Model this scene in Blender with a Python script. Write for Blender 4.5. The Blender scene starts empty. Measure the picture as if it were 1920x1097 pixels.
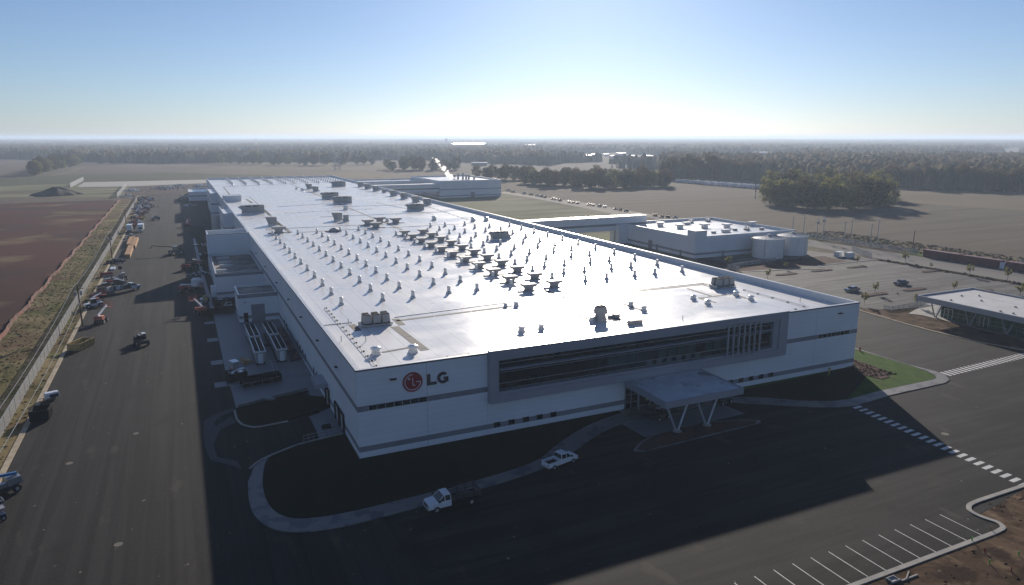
import bpy, math, random
import numpy as np
from mathutils import Vector, Matrix
random.seed(7); rng = np.random.default_rng(7)
R = math.radians
scn = bpy.context.scene
col = scn.collection

# ---------------------------------------------------------------- camera
CX, CY, CZ = -19.428, -92.070, 43.854
PITCH, YAW = 12.3417, 24.9357           # degrees down, degrees clockwise from +Y
FPX = 1330.0
cam = bpy.data.cameras.new('camera'); co = bpy.data.objects.new('camera', cam); col.objects.link(co)
co.location = (CX, CY, CZ); co.rotation_euler = (R(90 - PITCH), 0, R(-YAW))
cam.sensor_width = 36; cam.lens = 36 * FPX / 1920; cam.clip_start = 0.5; cam.clip_end = 60000
scn.camera = co
# ---------------------------------------------------------------- world, sun, exposure
SUN_AZ, SUN_EL = 30.3, 18.1
w = bpy.data.worlds.new('World'); scn.world = w; w.use_nodes = True
nt = w.node_tree; bg = nt.nodes['Background']
sky = nt.nodes.new('ShaderNodeTexSky'); sky.sky_type = 'NISHITA'; sky.sun_disc = False
sky.sun_elevation = R(SUN_EL); sky.sun_rotation = R(SUN_AZ); sky.altitude = 150
sky.air_density = 1.0; sky.dust_density = 0.24; sky.ozone_density = 3.0
wb = nt.nodes.new('ShaderNodeMix'); wb.data_type = 'RGBA'; wb.blend_type = 'MULTIPLY'; wb.inputs[0].default_value = 1; wb.inputs[7].default_value = (0.78, 0.92, 1.20, 1)
bw = nt.nodes.new('ShaderNodeRGBToBW'); nt.links.new(sky.outputs[0], bw.inputs[0])
ds = nt.nodes.new('ShaderNodeMix'); ds.data_type = 'RGBA'; ds.inputs[0].default_value = 0.26; nt.links.new(sky.outputs[0], ds.inputs[6]); nt.links.new(bw.outputs[0], ds.inputs[7])
nt.links.new(ds.outputs[2], wb.inputs[6]); nt.links.new(wb.outputs[2], bg.inputs[0]); bg.inputs[1].default_value = 0.052
sl = bpy.data.lights.new('sun', 'SUN'); so = bpy.data.objects.new('sun', sl); col.objects.link(so)
sl.energy = 4.0; sl.angle = R(0.53); sl.color = (1.0, 0.90, 0.78)
sd = Vector((math.sin(R(SUN_AZ)) * math.cos(R(SUN_EL)), math.cos(R(SUN_AZ)) * math.cos(R(SUN_EL)), math.sin(R(SUN_EL))))
so.rotation_euler = sd.to_track_quat('Z', 'Y').to_euler()
scn.view_settings.view_transform = 'Standard'; scn.view_settings.look = 'None'
scn.view_settings.gamma = 1; scn.view_settings.exposure = 0.62
scn.render.engine = 'CYCLES'
scn.cycles.max_bounces = 5; scn.cycles.diffuse_bounces = 2; scn.cycles.glossy_bounces = 3
scn.cycles.transparent_max_bounces = 12; scn.cycles.volume_bounces = 2
scn.cycles.volume_step_rate = 10

# ---------------------------------------------------------------- helpers
def G(px, py, z=0.0):
    """survey point: where the sight line of an image point meets the level z"""
    dx, dz = (px - 960) / FPX, -(py - 548.5) / FPX
    c, s = math.cos(R(PITCH)), math.sin(R(PITCH))
    y, zz = c + dz * s, -s + dz * c
    c, s = math.cos(R(YAW)), math.sin(R(YAW))
    X, Y = dx * c + y * s, -dx * s + y * c
    t = (z - CZ) / zz
    return (CX + X * t, CY + Y * t)

def tag(o, label=None, cat=None, group=None, kind=None):
    if label: o['label'] = label
    if cat: o['category'] = cat
    if group: o['group'] = group
    if kind: o['kind'] = kind
    return o

class MB:
    def __init__(s): s.v = []; s.f = []; s.m = []
    def add(s, vs, fs, mi=0):
        b = len(s.v); s.v += [tuple(map(float, p)) for p in vs]
        s.f += [tuple(b + i for i in f) for f in fs]; s.m += [mi] * len(fs); return s
    def box(s, x0, x1, y0, y1, z0, z1, mi=0, tx=0, ty=0):
        """tx, ty: inset of the top"""
        return s.add([(x0, y0, z0), (x1, y0, z0), (x1, y1, z0), (x0, y1, z0),
                      (x0+tx, y0+ty, z1), (x1-tx, y0+ty, z1), (x1-tx, y1-ty, z1), (x0+tx, y1-ty, z1)],
                     [(3, 2, 1, 0), (4, 5, 6, 7), (0, 1, 5, 4), (1, 2, 6, 5), (2, 3, 7, 6), (3, 0, 4, 7)], mi)
    def obox(s, c, L, W, z0, z1, ang=0, mi=0, tl=0, tw=0):
        ca, sa = math.cos(ang), math.sin(ang); vs = []
        for z, a, b in ((z0, 0, 0), (z1, tl, tw)):
            for u, v in ((-1, -1), (1, -1), (1, 1), (-1, 1)):
                x = u * (L / 2 - a); y = v * (W / 2 - b)
                vs.append((c[0] + x * ca - y * sa, c[1] + x * sa + y * ca, z))
        return s.add(vs, [(3, 2, 1, 0), (4, 5, 6, 7), (0, 1, 5, 4), (1, 2, 6, 5), (2, 3, 7, 6), (3, 0, 4, 7)], mi)
    def cyl(s, x, y, z0, z1, r0, r1=None, n=16, mi=0, cap=True):
        if r1 is None: r1 = r0
        vs = []
        for z, r in ((z0, r0), (z1, r1)):
            vs += [(x + r * math.cos(2*math.pi*i/n), y + r * math.sin(2*math.pi*i/n), z) for i in range(n)]
        fs = [(i, (i+1) % n, n + (i+1) % n, n + i) for i in range(n)]
        if cap: fs += [tuple(range(n-1, -1, -1)), tuple(range(n, 2*n))]
        return s.add(vs, fs, mi)
    def tube(s, p, q, r, r2=None, n=6, mi=0):
        p = Vector(p); q = Vector(q); d = (q - p)
        if d.length < 1e-6: return s
        d.normalize(); a = d.orthogonal().normalized(); b = d.cross(a)
        if r2 is None: r2 = r
        vs = []
        for c, rr in ((p, r), (q, r2)):
            vs += [c + (a * math.cos(2*math.pi*i/n) + b * math.sin(2*math.pi*i/n)) * rr for i in range(n)]
        fs = [(i, (i+1) % n, n + (i+1) % n, n + i) for i in range(n)] + [tuple(range(n-1, -1, -1)), tuple(range(n, 2*n))]
        return s.add(vs, fs, mi)
    def prism(s, pts, z0, z1, mi=0, bottom=False):
        n = len(pts); a = sum(pts[i][0]*pts[(i+1) % n][1] - pts[(i+1) % n][0]*pts[i][1] for i in range(n))
        if a < 0: pts = pts[::-1]
        vs = [(p[0], p[1], z0) for p in pts] + [(p[0], p[1], z1) for p in pts]
        fs = [(i, (i+1) % n, n + (i+1) % n, n + i) for i in range(n)] + [tuple(range(n, 2*n))]
        if bottom: fs.append(tuple(range(n-1, -1, -1)))
        return s.add(vs, fs, mi)
    def sheet(s, pts, z, mi=0):
        n = len(pts); a = sum(pts[i][0]*pts[(i+1) % n][1] - pts[(i+1) % n][0]*pts[i][1] for i in range(n))
        if a < 0: pts = pts[::-1]
        return s.add([(p[0], p[1], z) for p in pts], [tuple(range(n))], mi)
    def prof(s, pts, y0, y1, mi=0):
        """profile in x,z swept along y"""
        n = len(pts)
        vs = [(p[0], y0, p[1]) for p in pts] + [(p[0], y1, p[1]) for p in pts]
        fs = [(i, (i+1) % n, n + (i+1) % n, n + i) for i in range(n)] + [tuple(range(n-1, -1, -1)), tuple(range(n, 2*n))]
        return s.add(vs, fs, mi)
    def build(s, name, mats, parent=None, bevel=0, smooth=False, loc=None):
        me = bpy.data.meshes.new(name); me.from_pydata(s.v, [], s.f)
        mats = mats if isinstance(mats, (list, tuple)) else [mats]
        for m in mats: me.materials.append(m)
        if len(mats) > 1: me.polygons.foreach_set('material_index', s.m)
        me.update(); me.validate()
        import bmesh
        b = bmesh.new(); b.from_mesh(me); bmesh.ops.recalc_face_normals(b, faces=b.faces); 
        if bevel: bmesh.ops.bevel(b, geom=list(b.edges), offset=bevel, segments=2, affect='EDGES', profile=0.6, clamp_overlap=True)
        b.to_mesh(me); b.free()
        if smooth: me.polygons.foreach_set('use_smooth', [True] * len(me.polygons))
        o = bpy.data.objects.new(name, me); col.objects.link(o)
        if parent: o.parent = parent
        if loc: o.location = loc
        return o

def empty(name, loc=(0, 0, 0), rz=0):
    o = bpy.data.objects.new(name, None); col.objects.link(o); o.location = loc; o.rotation_euler = (0, 0, rz)
    o.empty_display_size = 0.5; return o
kids = {}
def copy_tree(o, parent=None):
    c = o.copy(); col.objects.link(c); c.parent = parent
    for ch in list(o.children): copy_tree(ch, c)
    return c
def place(proto, used, loc, rz=0, scale=1, label=None, group=None):
    if proto.name not in used: used.add(proto.name); o = proto
    else: o = copy_tree(proto)
    o.location = loc; o.rotation_euler = (0, 0, rz); o.scale = (scale, scale, scale) if not isinstance(scale, tuple) else scale
    if label: o['label'] = label
    if group: o['group'] = group
    return o
used = set()

# ---------------------------------------------------------------- materials
def mat(name, c, rough=0.7, metal=0, spec=0.5, var=None, scale=1.0, amt=0.5, bump=0.0, bscale=20, detail=5, stretch=None, coat=0):
    m = bpy.data.materials.new(name); m.use_nodes = True; t = m.node_tree; p = t.nodes['Principled BSDF']
    p.inputs['Base Color'].default_value = (*c, 1); p.inputs['Roughness'].default_value = rough
    p.inputs['Metallic'].default_value = metal; p.inputs['Specular IOR Level'].default_value = spec
    if coat: p.inputs['Coat Weight'].default_value = coat
    tc = t.nodes.new('ShaderNodeTexCoord'); mp = t.nodes.new('ShaderNodeMapping'); t.links.new(tc.outputs['Object'], mp.inputs[0])
    if stretch: mp.inputs['Scale'].default_value = stretch
    if var is None: var = tuple(x * 0.8 for x in c); amt = 0.35
    n = t.nodes.new('ShaderNodeTexNoise'); n.inputs['Scale'].default_value = scale; n.inputs['Detail'].default_value = detail
    t.links.new(mp.outputs[0], n.inputs['Vector'])
    r = t.nodes.new('ShaderNodeMapRange'); r.inputs[1].default_value = 0.35; r.inputs[2].default_value = 0.65; r.inputs[4].default_value = amt * 2 if amt <= .5 else 1
    t.links.new(n.outputs[0], r.inputs[0])
    mx = t.nodes.new('ShaderNodeMix'); mx.data_type = 'RGBA'; mx.inputs[6].default_value = (*c, 1); mx.inputs[7].default_value = (*var, 1)
    t.links.new(r.outputs[0], mx.inputs[0]); t.links.new(mx.outputs[2], p.inputs['Base Color'])
    if bump:
        b = t.nodes.new('ShaderNodeBump'); b.inputs['Strength'].default_value = bump; b.inputs['Distance'].default_value = 0.05
        n2 = t.nodes.new('ShaderNodeTexNoise'); n2.inputs['Scale'].default_value = bscale; n2.inputs['Detail'].default_value = 4
        t.links.new(tc.outputs['Object'], n2.inputs['Vector']); t.links.new(n2.outputs[0], b.inputs['Height']); t.links.new(b.outputs[0], p.inputs['Normal'])
    m['mix'] = mx.name; return m

def layer(m, c, scale, lo, hi, stretch=None, detail=4, amt=1.0, kind='noise', seed=0.0):
    """add another colour layer over the base colour of m"""
    t = m.node_tree; p = t.nodes['Principled BSDF']; src = p.inputs['Base Color'].links[0].from_socket
    tc = t.nodes.new('ShaderNodeTexCoord'); mp = t.nodes.new('ShaderNodeMapping'); t.links.new(tc.outputs['Object'], mp.inputs[0])
    if stretch: mp.inputs['Scale'].default_value = stretch
    mp.inputs['Location'].default_value = (seed, seed * 1.7, 0)
    if kind == 'noise':
        n = t.nodes.new('ShaderNodeTexNoise'); n.inputs['Detail'].default_value = detail; n.inputs['Scale'].default_value = scale; out = n.outputs[0]
    else:
        n = t.nodes.new('ShaderNodeTexVoronoi'); n.inputs['Scale'].default_value = scale; out = n.outputs[0]
    t.links.new(mp.outputs[0], n.inputs['Vector'])
    r = t.nodes.new('ShaderNodeMapRange'); r.inputs[1].default_value = lo; r.inputs[2].default_value = hi; r.inputs[4].default_value = amt
    t.links.new(out, r.inputs[0])
    mx = t.nodes.new('ShaderNodeMix'); mx.data_type = 'RGBA'; mx.inputs[7].default_value = (*c, 1)
    t.links.new(r.outputs[0], mx.inputs[0]); t.links.new(src, mx.inputs[6]); t.links.new(mx.outputs[2], p.inputs['Base Color'])
    return m

def panel_mat(name, c, bw, rh, line=0.82, horiz=True, rough=0.55, msize=0.02):
    """flat panels with fine joints; coordinates (x+y, z)"""
    m = mat(name, c, rough, scale=0.15, var=tuple(x * 0.93 for x in c), amt=0.5); t = m.node_tree; p = t.nodes['Principled BSDF']
    src = p.inputs['Base Color'].links[0].from_socket
    tc = t.nodes.new('ShaderNodeTexCoord'); sx = t.nodes.new('ShaderNodeSeparateXYZ'); t.links.new(tc.outputs['Object'], sx.inputs[0])
    ad = t.nodes.new('ShaderNodeMath'); ad.operation = 'ADD'; t.links.new(sx.outputs[0], ad.inputs[0]); t.links.new(sx.outputs[1], ad.inputs[1])
    cb = t.nodes.new('ShaderNodeCombineXYZ'); t.links.new(ad.outputs[0], cb.inputs[0]); t.links.new(sx.outputs[2 if horiz else 1], cb.inputs[1])
    br = t.nodes.new('ShaderNodeTexBrick'); br.offset = 0; br.inputs['Scale'].default_value = 1; br.inputs['Brick Width'].default_value = bw
    br.inputs['Row Height'].default_value = rh; br.inputs['Mortar Size'].default_value = msize; br.inputs['Mortar Smooth'].default_value = 0.2
    br.inputs['Color1'].default_value = (1, 1, 1, 1); br.inputs['Color2'].default_value = (0.97, 0.97, 0.97, 1); br.inputs['Mortar'].default_value = (line, line, line, 1)
    t.links.new(cb.outputs[0], br.inputs['Vector'])
    mx = t.nodes.new('ShaderNodeMix'); mx.data_type = 'RGBA'; mx.blend_type = 'MULTIPLY'; mx.inputs[0].default_value = 1
    t.links.new(src, mx.inputs[6]); t.links.new(br.outputs[0], mx.inputs[7]); t.links.new(mx.outputs[2], p.inputs['Base Color'])
    return m

M = {}
M['wall'] = panel_mat('white_wall_panel', (0.72, 0.74, 0.76), 10.0, 0.8)
M['stripe'] = mat('grey_stripe_panel', (0.22, 0.22, 0.24), 0.6, scale=0.3)
M['frame'] = panel_mat('grey_metal_panel', (0.30, 0.31, 0.34), 4.0, 20.0, line=0.75, rough=0.5)
M['cap'] = mat('metal_coping', (0.62, 0.63, 0.64), 0.35, 0.3)
M['darkcap'] = mat('dark_coping', (0.03, 0.035, 0.045), 0.5)
M['glass'] = mat('dark_glass', (0.012, 0.016, 0.018), 0.08, spec=0.6, scale=0.3, var=(0.02, 0.03, 0.03))
M['greenglass'] = mat('green_glass', (0.02, 0.075, 0.05), 0.1, spec=0.35, scale=0.5, var=(0.02, 0.06, 0.04))
M['mullion'] = mat('pale_mullion', (0.45, 0.47, 0.5), 0.4, 0.4)
M['black'] = mat('black_metal', (0.010, 0.010, 0.012), 0.8, spec=0.15)
M['rubber'] = mat('tyre_rubber', (0.018, 0.018, 0.018), 0.85)
M['steel'] = mat('galvanised_steel', (0.42, 0.43, 0.44), 0.45, 0.5, scale=2)
M['unit'] = mat('grey_unit_sheet_metal', (0.36, 0.36, 0.35), 0.6, 0.1, scale=1.5)
M['unitdark'] = mat('dark_grille', (0.06, 0.06, 0.06), 0.9, spec=0.1)
M['ventw'] = mat('white_vent_metal', (0.74, 0.74, 0.72), 0.45, 0.1, scale=2)
M['white'] = mat('white_paint', (0.72, 0.74, 0.76), 0.25, coat=0.5, scale=1)
M['red'] = mat('red_paint', (0.28, 0.03, 0.025), 0.45, scale=1.5)
M['orange'] = mat('orange_paint', (0.38, 0.075, 0.03), 0.45, scale=1.5)
M['yellow'] = mat('yellow_paint', (0.45, 0.33, 0.10), 0.6, scale=1.5, var=(0.25, 0.18, 0.08), amt=0.5)
M['blue'] = mat('blue_paint', (0.03, 0.14, 0.32), 0.4, scale=1.5)
M['navy'] = mat('dark_blue_paint', (0.02, 0.035, 0.09), 0.4)
M['green'] = mat('green_paint', (0.10, 0.45, 0.05), 0.5)
M['dkgreen'] = mat('dark_green_paint', (0.03, 0.05, 0.035), 0.5)
M['brownred'] = mat('container_red', (0.16, 0.035, 0.04), 0.6, scale=1, var=(0.10, 0.03, 0.03), amt=0.5)
M['wood'] = mat('sawn_timber', (0.42, 0.24, 0.11), 0.8, scale=3, var=(0.30, 0.16, 0.07), amt=0.5, stretch=(4, 0.3, 8))
M['pole'] = mat('weathered_pole', (0.10, 0.06, 0.04), 0.9, scale=6)
M['concrete'] = mat('pale_concrete', (0.36, 0.34, 0.30), 0.85, scale=0.6, var=(0.26, 0.25, 0.23), amt=0.5)
M['kerb'] = mat('kerb_concrete', (0.40, 0.34, 0.24), 0.85, scale=0.8, var=(0.28, 0.22, 0.15), amt=0.5)
M['slab'] = panel_mat('slab_concrete', (0.17, 0.175, 0.18), 3.0, 3.0, horiz=False, line=0.7)
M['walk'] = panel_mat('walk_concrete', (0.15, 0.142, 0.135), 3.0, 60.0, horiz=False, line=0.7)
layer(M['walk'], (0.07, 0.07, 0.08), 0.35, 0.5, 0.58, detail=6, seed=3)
M['iron'] = mat('worn_iron_cover', (0.13, 0.115, 0.09), 0.8)
M['line'] = mat('white_road_paint', (0.62, 0.62, 0.60), 0.7, scale=1.2, var=(0.45, 0.45, 0.44), amt=0.5)
M['roofpad'] = mat('dark_roof_pad', (0.10, 0.095, 0.09), 0.8)
M['gravel'] = mat('tan_roof_membrane', (0.30, 0.25, 0.18), 0.6, scale=0.25, var=(0.10, 0.085, 0.07), amt=0.5)
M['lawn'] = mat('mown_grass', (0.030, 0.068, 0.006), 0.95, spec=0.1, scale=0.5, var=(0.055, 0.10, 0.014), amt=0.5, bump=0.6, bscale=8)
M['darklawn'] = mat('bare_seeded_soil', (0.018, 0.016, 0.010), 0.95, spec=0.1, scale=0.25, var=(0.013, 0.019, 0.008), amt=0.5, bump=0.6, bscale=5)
M['mulch'] = mat('brown_mulch', (0.11, 0.06, 0.045), 0.95, spec=0.1, scale=1.5, var=(0.05, 0.035, 0.028), amt=0.5, bump=1, bscale=6)
M['skin'] = mat('skin', (0.35, 0.2, 0.14), 0.6)
M['denim'] = mat('dark_cloth', (0.03, 0.035, 0.05), 0.8)
M['hiviz'] = mat('high_visibility_cloth', (0.35, 0.55, 0.05), 0.6)
M['logo'] = mat('logo_red', (0.30, 0.008, 0.02), 0.5)
M['letter'] = mat('dark_grey_letter', (0.055, 0.045, 0.055), 0.5)
M['logow'] = mat('logo_white', (0.6, 0.6, 0.62), 0.5)

def roof_mat():
    m = mat('white_roof_membrane', (0.80, 0.79, 0.77), 0.42, spec=0.5, scale=0.05, var=(0.76, 0.75, 0.73), amt=0.5)
    t = m.node_tree; p = t.nodes['Principled BSDF']
    layer(m, (0.45, 0.42, 0.35), 0.09, 0.62, 0.76, detail=9, amt=0.5, seed=5, stretch=(1, .5, 1))
    src = p.inputs['Base Color'].links[0].from_socket
    tc = t.nodes.new('ShaderNodeTexCoord')
    br = t.nodes.new('ShaderNodeTexBrick'); br.offset = 0.5; br.inputs['Scale'].default_value = 1; br.inputs['Brick Width'].default_value = 3.05
    br.inputs['Row Height'].default_value = 30; br.inputs['Mortar Size'].default_value = 0.06
    br.inputs['Color1'].default_value = (1, 1, 1, 1); br.inputs['Color2'].default_value = (0.985, 0.985, 0.985, 1); br.inputs['Mortar'].default_value = (0.66, 0.66, 0.66, 1)
    t.links.new(tc.outputs['Object'], br.inputs['Vector'])
    mx = t.nodes.new('ShaderNodeMix'); mx.data_type = 'RGBA'; mx.blend_type = 'MULTIPLY'; mx.inputs[0].default_value = 1
    t.links.new(src, mx.inputs[6]); t.links.new(br.outputs[0], mx.inputs[7]); t.links.new(mx.outputs[2], p.inputs['Base Color'])
    # patches of standing water and scuffing change the gloss
    n = t.nodes.new('ShaderNodeTexNoise'); n.inputs['Scale'].default_value = 0.07; n.inputs['Detail'].default_value = 6; n.inputs['Distortion'].default_value = 0.8
    t.links.new(tc.outputs['Object'], n.inputs['Vector'])
    r = t.nodes.new('ShaderNodeMapRange'); r.inputs[1].default_value = 0.38; r.inputs[2].default_value = 0.62; r.inputs[3].default_value = 0.25; r.inputs[4].default_value = 0.36
    t.links.new(n.outputs[0], r.inputs[0]); t.links.new(r.outputs[0], p.inputs['Roughness'])
    b = t.nodes.new('ShaderNodeBump'); b.inputs['Strength'].default_value = 0.25; b.inputs['Distance'].default_value = 0.12
    n2 = t.nodes.new('ShaderNodeTexNoise'); n2.inputs['Scale'].default_value = 0.5; n2.inputs['Detail'].default_value = 6
    t.links.new(tc.outputs['Object'], n2.inputs['Vector']); t.links.new(n2.outputs[0], b.inputs['Height']); t.links.new(b.outputs[0], p.inputs['Normal'])
    return m
M['roof'] = roof_mat()

def asphalt_mat(name, c, stretch):
    m = mat(name, c, 0.8, spec=0.12, scale=0.05, var=tuple(x * 0.72 for x in c), amt=0.5, bump=0.5, bscale=14)
    layer(m, tuple(x * 1.7 for x in c), 0.30, 0.46, 0.62, stretch=stretch, amt=0.85, seed=2)
    layer(m, tuple(x * 1.5 for x in c), 1.6, 0.5, 0.62, stretch=(stretch[0], stretch[1]*.5, 1), amt=0.5, seed=5, detail=2)
    layer(m, tuple(x * 0.55 for x in c), 0.8, 0.50, 0.62, stretch=stretch, amt=0.8, seed=9)
    layer(m, tuple(x * 1.9 for x in c), 3.0, 0.5, 0.75, detail=2, amt=0.5, seed=6)
    layer(m, tuple(x * 0.5 for x in c), 0.11, 0.60, 0.66, detail=3, amt=0.45, seed=51)
    layer(m, tuple(x * 0.6 for x in c), 0.03, 0.52, 0.6, amt=0.35, seed=19, detail=8)
    layer(m, (0.08, 0.065, 0.05), 0.12, 0.66, 0.8, detail=10, amt=0.35, seed=4)
    layer(m, (0.3, 0.26, 0.2), 0.9, 0.73, 0.77, detail=2, amt=0.6, seed=13)
    layer(m, (0.10, 0.085, 0.065), 0.25, 0.64, 0.70, stretch=(1, .35, 1), detail=10, amt=0.28, seed=33)
    return m
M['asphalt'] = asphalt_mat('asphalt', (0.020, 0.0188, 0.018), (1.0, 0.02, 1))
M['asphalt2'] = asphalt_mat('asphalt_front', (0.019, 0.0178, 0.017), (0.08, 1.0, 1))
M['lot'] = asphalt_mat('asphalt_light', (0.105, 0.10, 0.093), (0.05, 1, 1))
M['field'] = mat('crop_field', (0.14, 0.112, 0.09), 1, spec=0.05, scale=0.006, var=(0.125, 0.105, 0.078), amt=0.5, detail=8)
layer(M['field'], (0.11, 0.10, 0.075), 0.02, 0.5, 0.75, stretch=(0.25, 1, 1), amt=0.5, seed=7)
layer(M['field'], (0.10, 0.088, 0.06), 0.6, 0.45, 0.6, amt=0.5, seed=1, detail=3)
layer(M['field'], (0.075, 0.062, 0.05), 0.05, 0.50, 0.64, stretch=(0.10, 1.2, 1), amt=0.6, seed=11, detail=8)
layer(M['field'], (0.19, 0.15, 0.11), 0.09, 0.55, 0.66, stretch=(0.12, 1.4, 1), amt=0.4, seed=17, detail=8)
M['tan'] = mat('tan_field', (0.18, 0.145, 0.095), 1, spec=0.05, scale=0.01, var=(0.14, 0.115, 0.08), amt=0.5, detail=8)
M['brownfield'] = mat('ploughed_field', (0.15, 0.12, 0.095), 1, spec=0.05, scale=0.01, var=(0.12, 0.095, 0.075), amt=0.5, detail=8)
M['redsoil'] = mat('red_soil', (0.095, 0.034, 0.026), 1, spec=0.05, scale=0.02, var=(0.055, 0.03, 0.026), amt=0.5, detail=8, bump=1, bscale=1.5)
layer(M['redsoil'], (0.20, 0.15, 0.08), 0.03, 0.54, 0.68, detail=12, amt=0.8, seed=31)
layer(M['redsoil'], (0.06, 0.035, 0.03), 0.15, 0.5, 0.7, stretch=(0.3, 1, 1), amt=0.6, seed=8)
M['verge'] = mat('rough_grass_verge', (0.23, 0.18, 0.095), 1, spec=0.05, scale=0.12, var=(0.09, 0.085, 0.03), amt=0.5, detail=10, bump=1, bscale=2)
layer(M['verge'], (0.12, 0.07, 0.045), 0.06, 0.5, 0.62, detail=10, amt=0.8, seed=12)
layer(M['verge'], (0.10, 0.12, 0.025), 0.05, 0.57, 0.66, detail=8, amt=0.6, seed=22)
layer(M['verge'], (0.26, 0.22, 0.12), 0.5, 0.56, 0.7, detail=8, amt=0.6, seed=42)
M['meadow'] = mat('pale_meadow', (0.15, 0.165, 0.085), 1, spec=0.05, scale=0.02, var=(0.21, 0.20, 0.13), amt=0.5, detail=8)
M['greenbank'] = mat('green_bank', (0.065, 0.085, 0.035), 1, spec=0.05, scale=0.02, var=(0.10, 0.085, 0.055), amt=0.5, detail=8)
M['dirt'] = mat('graded_dirt', (0.12, 0.078, 0.05), 1, spec=0.05, scale=0.12, var=(0.085, 0.055, 0.035), amt=0.5, detail=10, bump=1, bscale=1.2)
layer(M['dirt'], (0.20, 0.14, 0.085), 0.5, 0.5, 0.65, stretch=(1, 0.12, 1), amt=0.7, seed=6)
layer(M['dirt'], (0.035, 0.022, 0.016), 0.30, 0.47, 0.60, detail=12, amt=0.85, seed=16)
layer(M['dirt'], (0.24, 0.18, 0.12), 0.9, 0.60, 0.72, detail=10, amt=0.6, seed=26)
M['gravelroad'] = mat('pale_gravel_road', (0.30, 0.27, 0.22), 0.95, spec=0.1, scale=0.05, var=(0.22, 0.20, 0.17), amt=0.5, stretch=(1, 0.1, 1))
M['fieldroad'] = mat('grey_field_road', (0.19, 0.18, 0.165), 0.95, spec=0.1, scale=0.05, var=(0.13, 0.125, 0.12), amt=0.5, stretch=(1, 0.08, 1))
M['scrub'] = mat('dry_scrub', (0.20, 0.14, 0.08), 1, spec=0.05, scale=0.15, var=(0.10, 0.09, 0.05), amt=0.5, detail=9, bump=1, bscale=1)
layer(M['scrub'], (0.08, 0.14, 0.03), 0.03, 0.5, 0.6, amt=0.8, seed=3)
M['rubble'] = mat('pale_rubble', (0.30, 0.28, 0.26), 0.9, scale=0.5, var=(0.08, 0.08, 0.08), amt=0.5)

def leaf_mat(name, c, v):
    m = mat(name, c, 0.9, spec=0.1, scale=0.6, var=v, amt=0.5)
    t = m.node_tree; p = t.nodes['Principled BSDF']
    tr = t.nodes.new('ShaderNodeBsdfTranslucent'); ms = t.nodes.new('ShaderNodeMixShader'); ms.inputs[0].default_value = 0.45
    t.links.new(p.inputs['Base Color'].links[0].from_socket, tr.inputs[0])
    t.links.new(p.outputs[0], ms.inputs[1]); t.links.new(tr.outputs[0], ms.inputs[2]); t.links.new(ms.outputs[0], t.nodes['Material Output'].inputs[0])
    return m
M['leafA'] = leaf_mat('autumn_foliage', (0.13, 0.11, 0.06), (0.09, 0.09, 0.045))
M['leafB'] = leaf_mat('olive_foliage', (0.27, 0.25, 0.09), (0.15, 0.16, 0.055))
M['leafC'] = leaf_mat('russet_foliage', (0.16, 0.105, 0.06), (0.10, 0.075, 0.04))
M['bark'] = mat('bark', (0.06, 0.045, 0.035), 0.95, spec=0.05, scale=4)
M['wood_mass'] = mat('woodland_canopy', (0.085, 0.078, 0.042), 1, spec=0.03, scale=0.035, var=(0.14, 0.095, 0.05), amt=0.5, detail=8)
layer(M['wood_mass'], (0.035, 0.045, 0.02), 0.02, 0.5, 0.62, amt=0.8, seed=5, detail=8)

# ================================================================ GROUND
def st(name, pts, z, m):
    o = MB().sheet(pts, z).build(name, m); tag(o, kind='structure'); return o
# base terrain: fan of rings to the horizon
mb = MB(); n = 96; radii = [0, 300, 900, 2500, 7000, 22000]
vs = [(200, 300, 0)]; fs = []
for r in radii[1:]:
    vs += [(200 + r * math.cos(2*math.pi*i/n), 300 + r * math.sin(2*math.pi*i/n), 0) for i in range(n)]
for i in range(n): fs.append((0, 1 + i, 1 + (i+1) % n))
for k in range(len(radii) - 2):
    a = 1 + k*n; b = a + n
    for i in range(n): fs.append((a+i, b+i, b+(i+1) % n, a+(i+1) % n))
mb.add(vs, fs); tag(mb.build('ground', M['field']), kind='structure')

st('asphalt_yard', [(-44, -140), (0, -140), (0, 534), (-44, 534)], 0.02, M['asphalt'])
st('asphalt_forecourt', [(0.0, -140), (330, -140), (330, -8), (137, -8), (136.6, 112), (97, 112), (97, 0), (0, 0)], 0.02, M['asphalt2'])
st('red_soil_field', [(-420, -160), (-59.6, -160), (-59.2, 470), (-62, 490), (-170, 492), (-420, 500)], 0.012, M['redsoil'])
st('grass_verge', [(-59.6, -160), (-44.6, -160), (-44.6, 498), (-59.2, 490)], 0.016, M['verge'])
st('far_meadow', [G(-60, 372), G(232, 369), G(250, 352), G(170, 340), G(-60, 352)], 0.02, M['meadow'])
st('green_bank', [G(-60, 352), G(170, 342), G(400, 336), G(640, 331), G(640, 326), G(330, 324), G(130, 327), G(-60, 340)], 0.026, M['greenbank'])
st('tan_strip', [G(90, 330), G(175, 307), G(130, 326)], 0.03, M['tan'])
st('brown_field', [G(140, 326), G(178, 307), G(760, 306), G(760, 324), G(400, 325)], 0.022, M['brownfield'])
st('pale_field', [G(330, 323), G(480, 306), G(740, 304), G(735, 322), G(1000, 330), G(990, 345), G(640, 334)], 0.034, M['tan'])
st('distant_slab', [G(145, 351), G(158, 342), G(392, 337), G(400, 343), G(240, 350)], 0.15, M['concrete'])
M['greydirt'] = mat('grey_brown_earth', (0.12, 0.09, 0.075), 1, spec=.05, scale=.05, var=(.07, .06, .055), amt=.5, detail=8)
st('bare_earth', [G(232, 366), G(242, 351), G(400, 344), G(420, 352), G(385, 362), G(280, 366)], 0.04, M['greydirt'])
st('grass_plot', [(97, 112), (211, 108), (214, 440), (204, 440), (97, 440)], 0.012, M['meadow'])
layer(M['meadow'], (0.11, 0.085, 0.06), 0.02, 0.47, 0.6, stretch=(.5, 2.2, 1), amt=0.85, seed=2, detail=10)
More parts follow.
